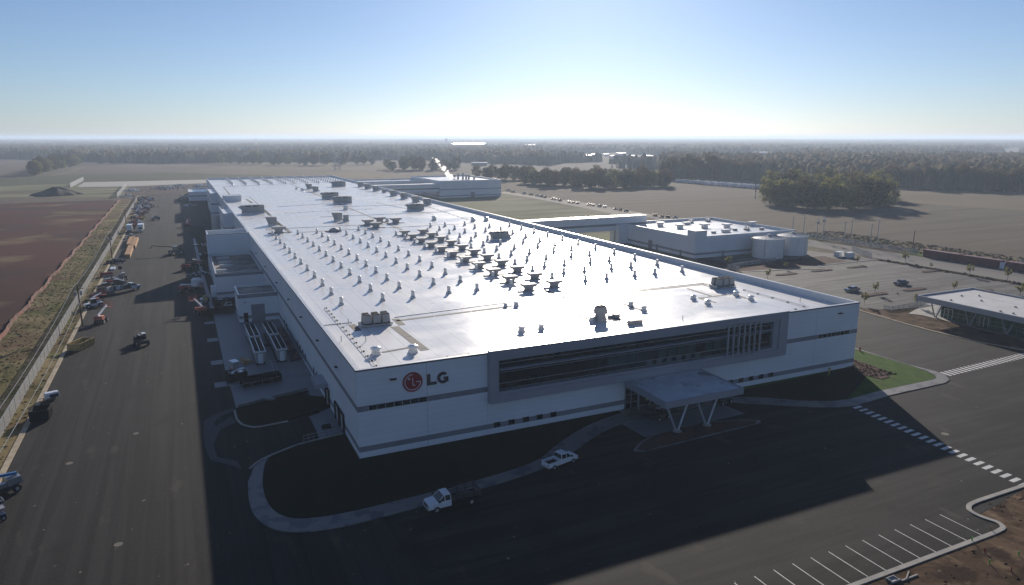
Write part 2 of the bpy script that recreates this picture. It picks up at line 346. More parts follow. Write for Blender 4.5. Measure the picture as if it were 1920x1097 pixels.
st('paved_apron', [(97, 95), (147, 95), (150, 114), (203, 114), (210, 92), (210, 84), (147, 86), (137, 86), (97, 86)], 0.022, M['lot'])
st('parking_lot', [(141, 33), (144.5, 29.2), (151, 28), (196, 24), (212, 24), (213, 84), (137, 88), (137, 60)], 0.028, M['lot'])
st('mulch_bed', [(146, 86.5), (197, 85.5), (199, 99), (158, 97.5), (152, 114), (150, 114), (147, 95)], 0.034, M['mulch'])
st('field_road', [(214, -60), (232, -60), (232, 60), (229, 110), (226, 240), (232, 330), (218, 440), (212, 440), (222, 330), (217, 240), (213, 90)], 0.03, M['fieldroad'])
st('gravel_road', [G(936, 361), G(946, 359.5), G(1010, 368), G(1100, 382.5), G(1240, 405), G(1150, 402), G(1090, 389), G(1000, 372)], 0.04, M['gravelroad'])
st('scrub_bank', [(232, -60), (262, -60), (262, 60), (256, 120), (240, 160), (229, 160), (230, 105), (232, 60)], 0.02, M['scrub'])
st('grass_strip', [(210, 20), (213.5, 20), (213.2, 82), (209, 84)], 0.036, M['lawn'])
st('bare_dirt', [(75.9, -44.2), (330, -44.2), (330, -140), (-20, -140), (-20, -49.9), (62.5, -49.5), (63.2, -46)], 0.05, M['dirt'])
st('building_dirt', [(137, -60), (240, -60), (212, 23), (196, 24), (151, 28), (145.5, 28.8), (144, 30.5), (137.5, 32), (136.2, 20), (135.6, 11), (137, -2)], 0.05, M['dirt'])
# hilly field on the right behind the clump
st('stubble_hill', [G(1640, 349), G(1990, 362), G(1990, 400), G(1680, 379)], 0.03, M['tan'])

# lawns, walks, kerbs
inner = [(-12.2, 4.0), (-13.1, -1), (-13.3, -6.0), (-12.7, -10.0), (-11.1, -12.6), (-7.9, -13.8), (-1.6, -13.9), (11.6, -13.0), (19.9, -11.8), (23.5, -10.3), (26.5, -7.9), (31, -5.2), (35.8, -2.9), (42.4, -1.2)]
outer = [(-14.8, -0.7), (-15.2, -6), (-14.9, -10.4), (-13.4, -14.0), (-10.8, -16.0), (-6.2, -17.0), (4.2, -16.2), (14.8, -14.9), (21.8, -13.6), (25.5, -12.0), (28.7, -10.3), (34.4, -6.8), (40.6, -4.7), (49.1, -4.3)]
def smooth(P):
    for _ in range(2):
        Q = [P[0]]
        for a, b in zip(P[:-1], P[1:]): Q += [(a[0]*.75 + b[0]*.25, a[1]*.75 + b[1]*.25), (a[0]*.25 + b[0]*.75, a[1]*.25 + b[1]*.75)]
        P = Q + [P[-1]]
    return P
inner = smooth(inner); outer = smooth(outer)
l1 = [(-0.2, 9.4), (-7.0, 8.2), (-11.0, 6.1)]
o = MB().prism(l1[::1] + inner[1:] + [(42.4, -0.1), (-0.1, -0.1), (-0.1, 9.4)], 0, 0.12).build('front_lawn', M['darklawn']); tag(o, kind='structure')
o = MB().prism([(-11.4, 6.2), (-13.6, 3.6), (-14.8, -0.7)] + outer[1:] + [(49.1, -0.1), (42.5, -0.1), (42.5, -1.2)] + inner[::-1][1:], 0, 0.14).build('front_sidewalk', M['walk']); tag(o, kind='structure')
rl = [(64.7, -3.5), (69.1, -6.1), (73.1, -9.4), (77, -11.6), (81, -12.4), (90.1, -11.7), (103.8, -11.8), (105.2, -11.3), (106.3, -10.0), (107.0, -8), (107.4, -4), (107.0, 8.6), (107, 100), (97.3, 100), (97.3, -0.1), (62, -0.1), (61, -2.4)]
o = MB().prism(rl, 0, 0.12).build('side_lawn', M['lawn']); tag(o, kind='structure')
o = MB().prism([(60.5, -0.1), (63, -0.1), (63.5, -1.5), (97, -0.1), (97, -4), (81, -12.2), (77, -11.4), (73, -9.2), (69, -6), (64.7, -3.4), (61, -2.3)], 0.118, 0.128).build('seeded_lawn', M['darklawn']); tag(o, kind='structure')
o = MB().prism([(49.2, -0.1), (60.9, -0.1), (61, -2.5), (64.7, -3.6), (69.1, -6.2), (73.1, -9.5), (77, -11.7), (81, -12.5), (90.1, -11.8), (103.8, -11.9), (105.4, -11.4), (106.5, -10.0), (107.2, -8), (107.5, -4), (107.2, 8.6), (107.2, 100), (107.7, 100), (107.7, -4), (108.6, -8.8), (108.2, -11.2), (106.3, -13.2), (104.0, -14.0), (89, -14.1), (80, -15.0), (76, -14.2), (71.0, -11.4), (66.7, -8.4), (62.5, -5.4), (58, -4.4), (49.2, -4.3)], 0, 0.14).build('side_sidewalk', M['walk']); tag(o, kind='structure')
o = MB().prism([(100.5, 3.5), (100.6, -1), (99.7, -5.3), (97.5, -7.6), (95.1, -7.8), (94.3, -5), (95.5, -3), (97.2, -0.3), (97.3, 3.4)], 0.118, 0.2).build('mulch_patch', M['mulch']); tag(o, kind='structure')
isl = [(36.0, -13.9), (38, -12.3), (40.8, -10.9), (45, -10.2), (52, -9.9), (58, -11.6), (60.6, -13.1), (60.0, -13.9), (52, -14.3), (37, -14.8)]
def grow(p, d):
    cx = sum(a for a, b in p) / len(p); cy = sum(b for a, b in p) / len(p)
    return [(x + (x-cx) / math.hypot(x-cx, y-cy) * d, y + (y-cy) / math.hypot(x-cx, y-cy) * d * 0.9) for x, y in p]
tag(MB().prism(isl, 0, 0.13).build('island_kerb', M['walk']), kind='structure')
tag(MB().prism(grow(isl, -0.8), 0.125, 0.17).build('island_bed', M['mulch']), kind='structure')
tag(MB().sheet([(40.0, -4.8), (60, -4.5), (60.5, -9.8), (40.4, -10.6)], 0.03).build('drop_off_paving', M['slab']), kind='structure')

def strip(name, pts, wd, z0, z1, m, kind='structure'):
    """kerb-like strip following a polyline, width wd to its left"""
    P = [Vector((a, b)) for a, b in pts]; L = []; Rr = []
    Q = [P[0]]
    for i in range(1, len(P) - 1):
        a, b = P[i-1] - P[i], P[i+1] - P[i]; dd = min(1.0, a.length*.45, b.length*.45); p0, p2 = P[i] + a.normalized()*dd, P[i] + b.normalized()*dd
        Q += [p0*(1-t)**2 + P[i]*2*t*(1-t) + p2*t*t for t in (0, .25, .5, .75, 1)]
    P = Q + [P[-1]]
    for i, p in enumerate(P):
        d = (P[min(i+1, len(P)-1)] - P[max(i-1, 0)]).normalized(); nn = Vector((-d.y, d.x))
        L.append(p + nn * wd / 2); Rr.append(p - nn * wd / 2)
    mb = MB()
    for i in range(len(P) - 1):
        a, b, c, d = Rr[i], Rr[i+1], L[i+1], L[i]
        mb.add([(a.x, a.y, z0), (b.x, b.y, z0), (c.x, c.y, z0), (d.x, d.y, z0), (a.x, a.y, z1), (b.x, b.y, z1), (c.x, c.y, z1), (d.x, d.y, z1)],
               [(4, 5, 6, 7), (0, 1, 5, 4), (2, 3, 7, 6)] + ([(3, 0, 4, 7)] if i == 0 else []) + ([(1, 2, 6, 5)] if i == len(P) - 2 else []))
    o = mb.build(name, m); tag(o, kind=kind); return o
strip('road_kerb', [(-44.3, -140), (-44.3, 500)], 0.75, 0, 0.15, M['kerb'])
strip('lot_kerb', [(-20, -49.3), (38, -49.3), (61, -49.2), (62.9, -49.0), (63.5, -48.0), (62.9, -46.2), (63.0, -44.9), (64.2, -44.0), (66, -43.8), (330, -43.8)], 0.55, 0, 0.15, M['concrete'])
0 and strip('lot_gutter', [(61.5, -48.6), (62.3, -48.2), (62.0, -46.0), (62.2, -44.5), (63.6, -43.4), (66, -43.2)], 0.7, 0, 0.025, M['walk'])
strip('east_kerb', [(137.4, 32), (136.2, 20), (135.6, 11), (136.4, 0), (138.4, -6.6), (141, -9.5), (150, -11), (330, -11)], 0.5, 0, 0.15, M['kerb'])
strip('parking_kerb', [(144, 30.5), (145.5, 28.9), (151, 28.1), (196, 24.2)], 0.6, 0, 0.15, M['walk'])
strip('bed_kerb', [(137, 86), (147.5, 86.2), (165, 83), (178, 78), (180, 84), (210, 84)], 0.5, 0, 0.16, M['walk'])

# painted markings
mb = MB()
for i in range(13):
    x = 78.6 - 0.2 + 0  # crosswalk in front of the forecourt
A0, A1 = Vector((79.6, -14.9)), Vector((76.0, -45.5))
nb = 24
for i in range(nb):
    c = A0.lerp(A1, (i + 0.5) / nb); mb.obox((c.x, c.y), 1.9, 0.62, 0.024, 0.0245 + 0.0015, ang=R(3))
tag(mb.build('crosswalk_paint', M['line']), kind='structure')
mb = MB()
for i in range(26):
    x = 109.2 + i * 1.22; y = -10.6 + i * 0.045
    mb.obox((x, y), 0.62, 2.2, 0.024, 0.026, ang=R(-4))
tag(mb.build('crosswalk_paint', M['line']), kind='structure')
mb = MB()
for i in range(24):
    x = 59.1 - i * 2.62; mb.box(x - 0.055, x + 0.055, -48.85, -43.9, 0.024, 0.026)
tag(mb.build('stall_lines', M['line']), kind='structure')
mb = MB()
for cx in (158, 174, 190, 206):
    for k in range(12):
        if cx == 206 and k > 7: continue
        y = 45.6 + k * 2.7; mb.box(cx - 5.2, cx - 0.05, y - 0.06, y + 0.06, 0.034, 0.036); mb.box(cx + 0.05, cx + 5.2, y - 0.06, y + 0.06, 0.034, 0.036)
M['fadedline'] = mat('faded_road_paint', (0.24, 0.235, 0.225), 0.8, scale=1.2, var=(0.13, 0.125, 0.12), amt=0.5)
tag(mb.build('stall_lines', M['fadedline']), kind='structure')
for (x0, x1, yy, dy) in ((153.2, 162.8, 76.8, 1.2), (169.1, 178.8, 76.8, 1.2), (185.8, 194.8, 76.6, 1.2), (202, 210, 60.6, 1.2), (152.6, 162.6, 43.4, 1.3), (169.4, 179.1, 43.2, 1.3), (186, 194.6, 33.4, 1.6)):
    pts = []
    for k in range(16):
        a = 2 * math.pi * k / 16; pts.append(((x0+x1)/2 + (x1-x0)/2 * (abs(math.cos(a)) ** .6) * math.copysign(1, math.cos(a)), yy + dy * (abs(math.sin(a)) ** .7) * math.copysign(1, math.sin(a))))
    tag(MB().prism(pts, 0, 0.17).build('island_kerb', M['walk']), kind='structure')
    tag(MB().prism(grow(pts, -0.35), 0.16, 0.24).build('island_bed', M['mulch']), kind='structure')
# yard slabs and ramp on the left flank
tag(MB().prism([(-14.5, 101), (-14.6, 39.5), (-0.1, 39.5), (-0.1, 101)], 0, 0.1).build('equipment_slab', M['slab']), kind='structure')
mb = MB()
for y0, y1 in ((88.1, 90.4), (71.6, 74.4), (53.7, 56.6), (39.5, 42.4)):
    mb.box(-16.9, -14.7, y0, y1, 0, 0.06)
tag(mb.build('slab_aprons', M['slab']), kind='structure')
tag(MB().prism([(-14.3, 35.8), (-14.2, 27.5), (-9, 29.5), (-1.9, 31.2), (-2.2, 28.6), (-0.1, 26.8), (-0.1, 39.4), (-14.4, 39.4)], 0, 0.09).build('side_ramp', M['slab']), kind='structure')
tag(MB().prism([(-14.2, 27.3), (-9, 29.3), (-3, 30.6), (-2.4, 28.4), (-0.1, 26.6), (-0.1, 21.5), (-7.0, 18.6), (-12.0, 17.6), (-13.7, 19.6), (-14.5, 24)], 0, 0.1).build('planting_bed', M['darklawn']), kind='structure')
strip('bed_edging', [(-14.5, 26.5), (-14.5, 22.5), (-13.9, 19.6), (-12.2, 17.6), (-7.2, 18.1)], 0.3, 0, 0.16, M['concrete'])
tag(MB().prism([(-3.8, 18.6), (-3.8, 9.1), (-0.1, 9.5), (-0.1, 21)], 0, 0.11).build('dock_pad', M['slab']), kind='structure')
strip('dry_bed_edging', [(-14.2, 3.2), (-13.0, 5.0), (-11, 6.4), (-7.2, 8.4), (-0.2, 9.6)], 0.3, 0, 0.2, M['concrete'])
M['damp'] = mat('pale_washed_asphalt', (0.075, 0.075, 0.078), 0.85, spec=0.25, scale=0.8)
mb = MB(); mb.sheet([(-17.5, 26.3), (-14.8, 28.0), (-14.6, 26.5), (-16.5, 25.2), (-17.9, 22.5), (-17.6, 21.0), (-15.2, 24.2), (-14.7, 21.2), (-17.0, 19.4), (-18.3, 14), (-18.0, 9.0), (-15.6, 6.6), (-15.2, 3.8), (-16.6, 5.8), (-18.9, 8.4), (-19.5, 14), (-19.4, 20), (-19.2, 24)], 0.026)
tag(mb.build('washed_stain', M['damp']), kind='structure')
tag(MB().prism([(-17.8, 300), (-10, 296), (-10, 160), (-16.2, 160), (-16.2, 250)], 0, 0.08).build('flank_soil', M['darklawn']), kind='structure')
strip('flank_path', [(-15.6, 250), (-15.3, 160), (-14.6, 112), (-14.4, 101)], 1.0, 0, 0.13, M['slab'])
tag(MB().prism([(-13.9, 112), (-11, 120), (-11, 104), (-13.9, 104)], 0, 0.07).build('flank_soil', M['darklawn']), kind='structure')
# manholes
for px, py, r in ((130, 869, 0.45), (222, 1021, 0.45), (255, 813, 0.4), (1772, 814, 0.55)):
    x, y = G(px, py); tag(MB().cyl(x, y, 0.0, 0.032, r, n=20).build('manhole_cover', M['iron']), kind='structure')

# ================================================================ MAIN FACTORY
RZ = 11.6; HT = 12.9; BX = 97.0; BY = 512.0
def ring(mb, x0, x1, y0, y1, z0, z1, t, mi=0):
    mb.box(x0, x1, y0, y0 + t, z0, z1, mi); mb.box(x0, x1, y1 - t, y1, z0, z1, mi)
    mb.box(x0, x0 + t, y0 + t, y1 - t, z0, z1, mi); mb.box(x1 - t, x1, y0 + t, y1 - t, z0, z1, mi); return mb
F = empty('factory_building'); tag(F, 'huge long white flat roofed factory with grey stripes that fills the middle', 'factory')
ring(MB(), 0, BX, 0, BY, -0.2, HT, 0.4).build('wall', M['wall'], F)
MB().box(0.4, BX - 0.4, 0.4, BY - 0.4, RZ - 0.4, RZ).build('roof', M['roof'], F)
ring(MB(), -0.06, BX + 0.06, -0.06, BY + 0.06, HT, HT + 0.07, 0.55).build('coping', M['cap'], F)
mb = MB(); ring(mb, -0.08, BX + 0.08, -0.08, BY + 0.08, HT - 0.16, HT - 0.003, 0.07); mb.build('coping_trim', M['darkcap'], F)
mb = MB()
for z0, z1 in ((6.9, 7.7), (0.97, 1.75)): ring(mb, -0.02, BX + 0.02, -0.02, BY + 0.02, z0, z1, 0.015)
mb.build('stripe', M['stripe'], F)
# upper strip windows, left and right
for x0, x1, nn in ((1.52, 9.95, 7), (86.65, 94.85, 7)):
    wf = MB()
    wd = (x1 - x0) / nn
    for k in range(nn + 1): wf.box(x0 + k*wd - 0.05, x0 + k*wd + 0.05, -0.06, -0.025, 6.95, 7.68)
    wf.box(x0, x1, -0.06, -0.025, 6.92, 6.97); wf.box(x0, x1, -0.06, -0.025, 7.66, 7.71)
    w_ = wf.build('window', M['mullion'], F); MB().box(x0 + .02, x1 - .02, -0.045, -0.022, 6.97, 7.66).build('pane', M['glass'], w_)
xs = [20.35, 22.75, 25.17, 27.57, 29.98] + [65.6, 67.96, 70.3, 72.65, 75.0]
for x0 in xs:
    w_ = MB().box(x0 - .04, x0 + 1.12, -0.05, -0.023, 0.98, 1.86).build('window', M['stripe'], F)
    MB().box(x0 + 0.02, x0 + 1.06, -0.07, -0.052, 1.04, 1.80).build('pane', M['glass'], w_)
# vertical panel joints
for x in (10.02, 19.38, 86.0): MB().box(x - .02, x + .02, -0.012, -0.001, 0, 12.6).build('panel_joint', M['frame'], F)
# projecting window surround
D = 1.0
fr = MB()
fr.box(19.4, 77.8, -D, -0.002, 12.35, 13.35); fr.box(19.4, 77.8, -D, -0.002, 5.25, 6.45)
fr.box(19.4, 20.6, -D, -0.002, 6.45, 12.35); fr.box(75.9, 77.8, -D, -0.002, 6.45, 12.35)
FRM = fr.build('window_surround', M['frame'], F)
MB().box(19.3, 77.9, -D - 0.1, 0.6, 13.35, 13.45).build('surround_coping', M['cap'], FRM)
fr2 = MB(); fr2.box(20.602, 75.898, -0.8, -0.002, 11.75, 12.348); fr2.box(20.602, 75.898, -0.75, -0.002, 6.452, 6.85); fr2.box(20.602, 20.95, -0.7, -0.002, 6.85, 11.75); fr2.box(74.6, 75.898, -0.7, -0.002, 6.85, 11.75)
fr2.build('recess_lining', M['frame'], FRM)
gl = MB().box(20.95, 74.6, -0.14, -0.003, 6.85, 11.75).build('ribbon_window', M['glass'], F)
mu = MB()
for z in (7.05, 7.95, 9.65, 11.05): mu.box(20.95, 74.6, -0.2, -0.142, z - .035, z + .035)
mu.build('mullion', M['mullion'], gl)
mu = MB()
for k in range(27): x = 22.2 + k * 1.96; mu.box(x - .03, x + .03, -0.19, -0.143, 6.86, 11.74)
mu.build('transom', M['black'], gl)
M['greenpane'] = mat('green_backed_glass', (0.03, 0.07, 0.07), 0.15)
M['blind'] = mat('blind_pane', (0.09, 0.12, 0.13), 0.3)
for k in range(14):
    x = 42.0 + k * 1.96 - 1.7 - 0.05
    if k in (3, 4, 9): continue
    MB().box(x + .1, x + 1.8, -0.15, -0.1405, 8.0, 9.6).build('green_pane', M['greenpane'], gl)
for k in range(6): x = 47.8 + k * 2.0; MB().box(x, x + 1.1, -0.152, -0.1408, 7.15, 7.85).build('pale_pane', M['blind'], gl)
MB().box(20.95, 74.9, -0.95, -0.2, 10.2, 10.36).build('sunshade', M['frame'], gl)
for k in range(7):
    x = 63.9 + k * 1.2
    MB().box(x - .11, x + .11, -1.25, -0.96, 6.7, 12.3).build('fin', M['mullion'], gl)
# wall lights (lit)
for x, z in ((5.1, 11.0), (91.8, 11.3)):
    a = MB().box(x - .45, x + .45, -0.45, -0.03, z - .05, z + .12).build('wall_light', M['black'], F)
for y in (13, 29, 47, 64, 84, 108, 133): 
    MB().box(-0.45, -0.03, y - .3, y + .3, 9.5, 9.68).build('wall_light', M['black'], F)
# side doors and windows on the left flank
for y, wd, z1 in ((33.0, 1.2, 2.6), (36, 1.2, 2.6), (45.5, 1.2, 2.5), (48.5, 1.2, 2.5), (52, 1.2, 2.5), (55.5, 1.2, 2.5), (71.5, 1.4, 2.4), (75, 1.4, 2.4)):
    w_ = MB().box(-0.07, -0.025, y - wd/2, y + wd/2, 0.9, z1 + .1).build('window', M['mullion'], F); MB().box(-0.09, -0.072, y - wd/2 + .1, y + wd/2 - .1, 1.0, z1).build('pane', M['glass'], w_)
for y in (11.0, 14.6, 22.5):
    d_ = MB().box(-0.08, -0.025, y - 1.3, y + 1.3, 0.1, 2.9).build('dock_door', M['unit'], F)
    MB().box(-0.28, -0.082, y - 1.55, y + 1.55, 2.9, 3.1).build('dock_hood', M['black'], d_)
    m_ = MB(); m_.box(-0.3, -0.082, y - 1.5, y - 1.32, 0.1, 2.9); m_.box(-0.3, -0.082, y + 1.32, y + 1.5, 0.1, 2.9); m_.build('dock_seal', M['black'], d_)
MB().box(-2.0, -0.03, 22, 27.2, 3.3, 4.0).build('door_canopy', M['frame'], F)
# glazed entrance
en = MB().box(43.75, 50.3, -0.12, -0.025, 0.16, 4.6).build('entrance_glazing', M['glass'], F)
mu = MB()
for x in (43.8, 44.95, 46.3, 47.6, 48.9, 50.25): mu.box(x - .04, x + .04, -0.18, -0.122, 0.16, 4.6)
for z in (1.2, 2.5, 3.6): mu.box(43.75, 50.3, -0.17, -0.123, z - .03, z + .03)
mu.build('mullion', M['mullion'], en)
MB().box(46.35, 48.85, -0.24, -0.18, 0.16, 2.45).build('door', M['mullion'], en)
MB().box(46.55, 48.65, -0.26, -0.242, 0.35, 2.3).build('door_pane', M['glass'], en)
# entrance canopy on V shaped columns
cn = MB(); cn.box(43.2, 58.2, -11.6, -1.02, 4.35, 5.25)
CN = cn.build('entrance_canopy', M['frame'], F)
m_ = MB(); m_.box(43.5, 57.9, -11.3, -1.1, 5.25, 5.262); m_.build('canopy_roof', layer(mat('worn_pale_roof', (0.52, 0.55, 0.57), 0.6, scale=0.4, var=(0.40, 0.43, 0.45), amt=0.5), (0.16, 0.13, 0.11), 0.3, 0.56, 0.66, detail=8, amt=0.8, seed=3), CN)
ring(MB(), 43.15, 58.25, -11.65, -1.03, 5.253, 5.38, 0.3).build('canopy_edge', M['frame'], CN)
for cx in (45.9, 51.6):
    for s in (-1, 1):
        MB().tube((cx + s*0.15, -11.1, 0.15), (cx + s * 1.95, -10.9, 4.4), 0.17, 0.17, n=10).build('column', M['mullion'], CN)
    MB().cyl(cx, -11.1, 0.1, 0.3, 0.7, n=16).build('column_base', M['concrete'], CN)
for x, y in ((45.4, -1.7), (49.0, -1.7)): MB().tube((x, y, 0.1), (x, y, 4.4), 0.09).build('post', M['mullion'], CN)

# left wings of the factory
def wing(x0, y0, y1, z1, roofz, roofm, kind='wing'):
    wv = ring(MB(), x0, -0.005, y0, y1, -0.1, z1, 0.3).build('side_wing', M['wall'], F)
    MB().box(x0 + .3, -0.3, y0 + .3, y1 - .3, roofz - .3, roofz).build('wing_roof', roofm, wv)
    ring(MB(), x0 - .04, -0.01, y0 - .04, y1 + .04, z1, z1 + .06, 0.42).build('wing_coping', M['cap'], wv)
    m_ = MB()
    for a, b in ((6.0, 6.7), (0.97, 1.7)):
        if b < z1 - 0.1: ring(m_, x0 - .02, -0.006, y0 - .02, y1 + .02, a, b, 0.015)
    m_.build('wing_stripe', M['stripe'], wv); ring(MB(), x0 - .05, -0.008, y0 - .05, y1 + .05, z1 - .15, z1 - .003, 0.04).build('wing_trim', M['darkcap'], wv)
    return wv
wa = wing(-9.1, 86, 97.5, 6.9, 6.5, M['gravel'])
MB().box(-6.3, -3.2, 85.92, 85.975, 0.12, 4.3).build('roller_door', M['stripe'], wa)
MB().box(-8.1, -7.1, 85.92, 85.975, 0.12, 2.4).build('door', M['black'], wa)
m_ = MB(); m_.box(-7.9, -7.4, 85.6, 85.97, 4.9, 5.2); m_.build('vent_hood', M['unit'], wa)
wb = wing(-12.6, 117.2, 154.4, 7.0, 6.2, M['gravel'])
MB().box(-14.0, -12.65, 119, 122, 0, 3.0).build('lean_to', M['wall'], wb)
wc = wing(-12.8, 154.6, 166, 13.3, 12.2, M['roof'])
wd_ = wing(-7.0, 166.1, 172, 12.6, 11.8, M['roof'])
we = wing(-3.8, 228, 262, 12.6, 11.8, M['roof'])
wf_ = wing(-3.9, 350, 400, 12.5, 11.9, M['roof'])
wg = wing(-13.5, 385, 415, 9.0, 8.2, M['roof']) if 0 else None
pb = empty('low_plant_building'); tag(pb, 'low pale building at the far end of the factory flank beside the yard', 'building')
ring(MB(), -14, -0.2, 458, 495, -0.1, 6.4, 0.3).build('wall', M['wall'], pb); MB().box(-13.7, -.5, 458.3, 494.7, 5.6, 5.9).build('roof', M['roof'], pb)
ring(MB(), -14.04, -0.17, 457.96, 495.04, 3.0, 3.8, 0.02).build('stripe', M['stripe'], pb)
# skylight humps on the lower wing roof
sk = MB()
for i, (px, py) in enumerate(((418, 484.5), (421, 492.5), (424, 499), (414, 508.5))):
    x, y = G(px, py, 6.4)
    b = MB(); b.box(x - 1.9, x + 1.9, y - 0.75, y + 0.75, 6.21, 6.9, 0, .05, .1); s_ = empty('roof_duct_box')
    bpy.data.objects.remove(s_)
    o = b.build('roof_duct_box', M['steel'])
    tag(o, ['silver duct box on the brown lower roof, farthest of the row', 'brightest silver duct box on the brown lower roof', 'long silver duct box beside the sunlit patch of the lower roof', 'flat silver duct box nearest the front edge of the lower roof'][i], 'roof duct', 'duct boxes on the brown lower roof')
# penthouse on the roof, left
ph = MB().box(0.45, 9.0, 300, 308, RZ, RZ + 3.0).build('penthouse', M['wall'], F); ring(MB(), 0.4, 9.05, 299.95, 308.05, RZ + 3.0, RZ + 3.1, 0.4).build('penthouse_coping', M['cap'], ph)
# silo beside the flank
sl_ = empty('storage_silo', (-5.3, 268, 0)); tag(sl_, 'grey cylindrical silo standing against the factory flank behind the tall wing', 'silo')
MB().cyl(0, 0, 0, 8.2, 2.0, n=24).build('shell', M['steel'], sl_, smooth=False); MB().cyl(0, 0, 8.2, 8.7, 2.05, 0.4, n=24).build('dome', M['steel'], sl_)

# wall sign: disc emblem and letters
S = empty('wall_sign', (0, 0, 0)); tag(S, 'red round face emblem with dark letters LG on the white front wall', 'sign')
cx, cz, rr_ = 7.9, 10.17, 1.45
def disc(mb, cx, cz, r0, r1, y0, y1, a0=0, a1=360, n=48):
    """ring sector in the xz plane; angles in degrees"""
    vs = []; N = max(3, int(n * abs(a1 - a0) / 360))
    for i in range(N + 1):
        a = R(a0 + (a1 - a0) * i / N)
        for r in (r0, r1):
            for y in (y0, y1): vs.append((cx + r * math.cos(a), y, cz + r * math.sin(a)))
    fs = []
    for i in range(N):
        b = 4*i; c = b + 4
        fs += [(b, c, c+2, b+2), (b+1, b+3, c+3, c+1), (b+2, c+2, c+3, b+3), (b, b+1, c+1, c)]
    fs += [(0, 2, 3, 1), (4*N, 4*N+1, 4*N+3, 4*N+2)]
    mb.add(vs, fs); return mb
m_ = MB(); n = 48
m_.add([(cx + rr_*math.cos(2*math.pi*i/n), y, cz + rr_*math.sin(2*math.pi*i/n)) for y in (-0.14, -0.02) for i in range(n)],
       [tuple(range(n))] + [(i, n + i, n + (i+1) % n, (i+1) % n) for i in range(n)])
m_.build('emblem_disc', M['logo'], S)
disc(MB(), cx, cz, rr_*0.74, rr_*0.82, -0.17, -0.142, 88, 360).build('emblem_ring', M['logow'], S)
MB().box(cx + rr_*0.30, cx + rr_*0.80, -0.17, -0.142, cz - 0.06, cz + 0.06).build('emblem_bar', M['logow'], S)
m_ = MB(); m_.box(cx - 0.06, cx + 0.06, -0.17, -0.142, cz - rr_*.38, cz + rr_*.42); m_.box(cx + 0.06, cx + rr_*.26, -0.17, -0.142, cz - rr_*.38, cz - rr_*.38 + .11); m_.build('emblem_nose', M['logow'], S)
m_ = MB(); m_.add([(cx - rr_*.36 + .17*math.cos(2*math.pi*i/16), y, cz + rr_*.36 + .17*math.sin(2*math.pi*i/16)) for y in (-0.17, -0.142) for i in range(16)], [tuple(range(16))] + [(i, 16+i, 16+(i+1) % 16, (i+1) % 16) for i in range(16)])
m_.build('emblem_eye', M['logow'], S)
m_ = MB(); m_.box(10.02, 10.50, -0.16, -0.02, 9.34, 10.99); m_.box(10.50, 11.42, -0.16, -0.02, 9.34, 9.74); m_.build('letter', M['letter'], S)
m_ = MB(); disc(m_, 12.42, 10.18, 0.44, 0.86, -0.16, -0.02, 45, 318); m_.box(12.5, 13.22, -0.158, -0.022, 9.95, 10.27); m_.box(12.82, 13.22, -0.159, -0.021, 9.52, 9.96); m_.build('letter', M['letter'], S)

# ================================================================ OTHER BUILDINGS
def building(name, x0, x1, y0, y1, z1, par, label, cat, stripes=(), rm=None):
    b = empty(name); tag(b, label, cat)
    ring(MB(), x0, x1, y0, y1, -0.2, z1, 0.35).build('wall', M['wall'], b)
    MB().box(x0 + .35, x1 - .35, y0 + .35, y1 - .35, z1 - par - .3, z1 - par).build('roof', rm or M['roof'], b)
    ring(MB(), x0 - .05, x1 + .05, y0 - .05, y1 + .05, z1, z1 + .07, 0.5).build('coping', M['cap'], b)
    if stripes:
        m_ = MB()
        for a, c in stripes: ring(m_, x0 - .02, x1 + .02, y0 - .02, y1 + .02, a, c, 0.015)
        m_.build('stripe', M['stripe'], b)
    return b
U = building('utility_building', 151, 200.5, 114.5, 165, 8.0, 1.0, 'white flat roofed utility building beyond the factory beside two round tanks', 'building', ((1.2, 1.9),))
MB().box(150.9, 156.2, 114.4, 119.0, 8.08, 10.2).build('stair_tower', M['wall'], U)
for y in (142, 137.5, 122.5): 
    MB().box(150.9, 150.975, y - (1.3 if y == 142 else .6), y + (1.3 if y == 142 else .6), 0, 3.4 if y == 142 else 2.2).build('door', M['stripe'], U)
MB().box(163.9, 165.0, 114.42, 114.475, 0, 2.2).build('door', M['stripe'], U)
m_ = MB(); m_.box(146.5, 151, 158, 165, 0, 8.0); m_.build('side_block', M['wall'], U)
B2 = empty('enclosed_bridge'); tag(B2, 'long white enclosed bridge from the factory to the utility building', 'bridge')
MB().box(97.1, 162, 160.5, 166, 5.3, 10.9).build('shell', M['wall'], B2); MB().box(97.1, 162.03, 160.47, 166.03, 7.3, 8.2).build('stripe', M['stripe'], B2)
ring(MB(), 97.1, 162.1, 160.4, 166.1, 10.9, 11.15, 0.4).build('coping', M['cap'], B2)
for x in (121, 146.7): MB().box(x - .4, x + .4, 160.8, 161.6, 0, 5.3).build('support', M['frame'], B2)
FF = building('second_factory', 154, 203, 406, 478, 12.6, 1.0, 'white box shaped plant with rooftop stacks and rising white steam', 'factory', ((5.8, 6.5), (1.0, 1.8)))
ex = ring(MB(), 92 + 8, 153.9, 447, 478, -.2, 11, .35).build('rear_block', M['wall'], FF); MB().box(100.4, 153.8, 447.4, 477.6, 9.7, 10).build('block_roof', M['roof'], ex)
MB().box(97.1, 153.95, 408, 414, 4.8, 10.5).build('link_bridge', M['wall'], FF)
MB().box(97.1, 153.97, 407.97, 414.03, 6.6, 7.5).build('bridge_stripe', M['stripe'], FF)
MB().box(178, 181, 405.9, 405.97, 0, 4).build('roller_door', M['stripe'], FF)
for i, (px, h) in enumerate(((852, 1.9), (859, 2.4), (868, 2.6), (874, 2.0), (879, 2.0), (889, 1.3))):
    x, y = G(px, 336.5, 11.6)
    MB().cyl(x, y, 11.6, 11.6 + h * 2.0, 0.8, n=10).build('stack', M['unit'], FF)
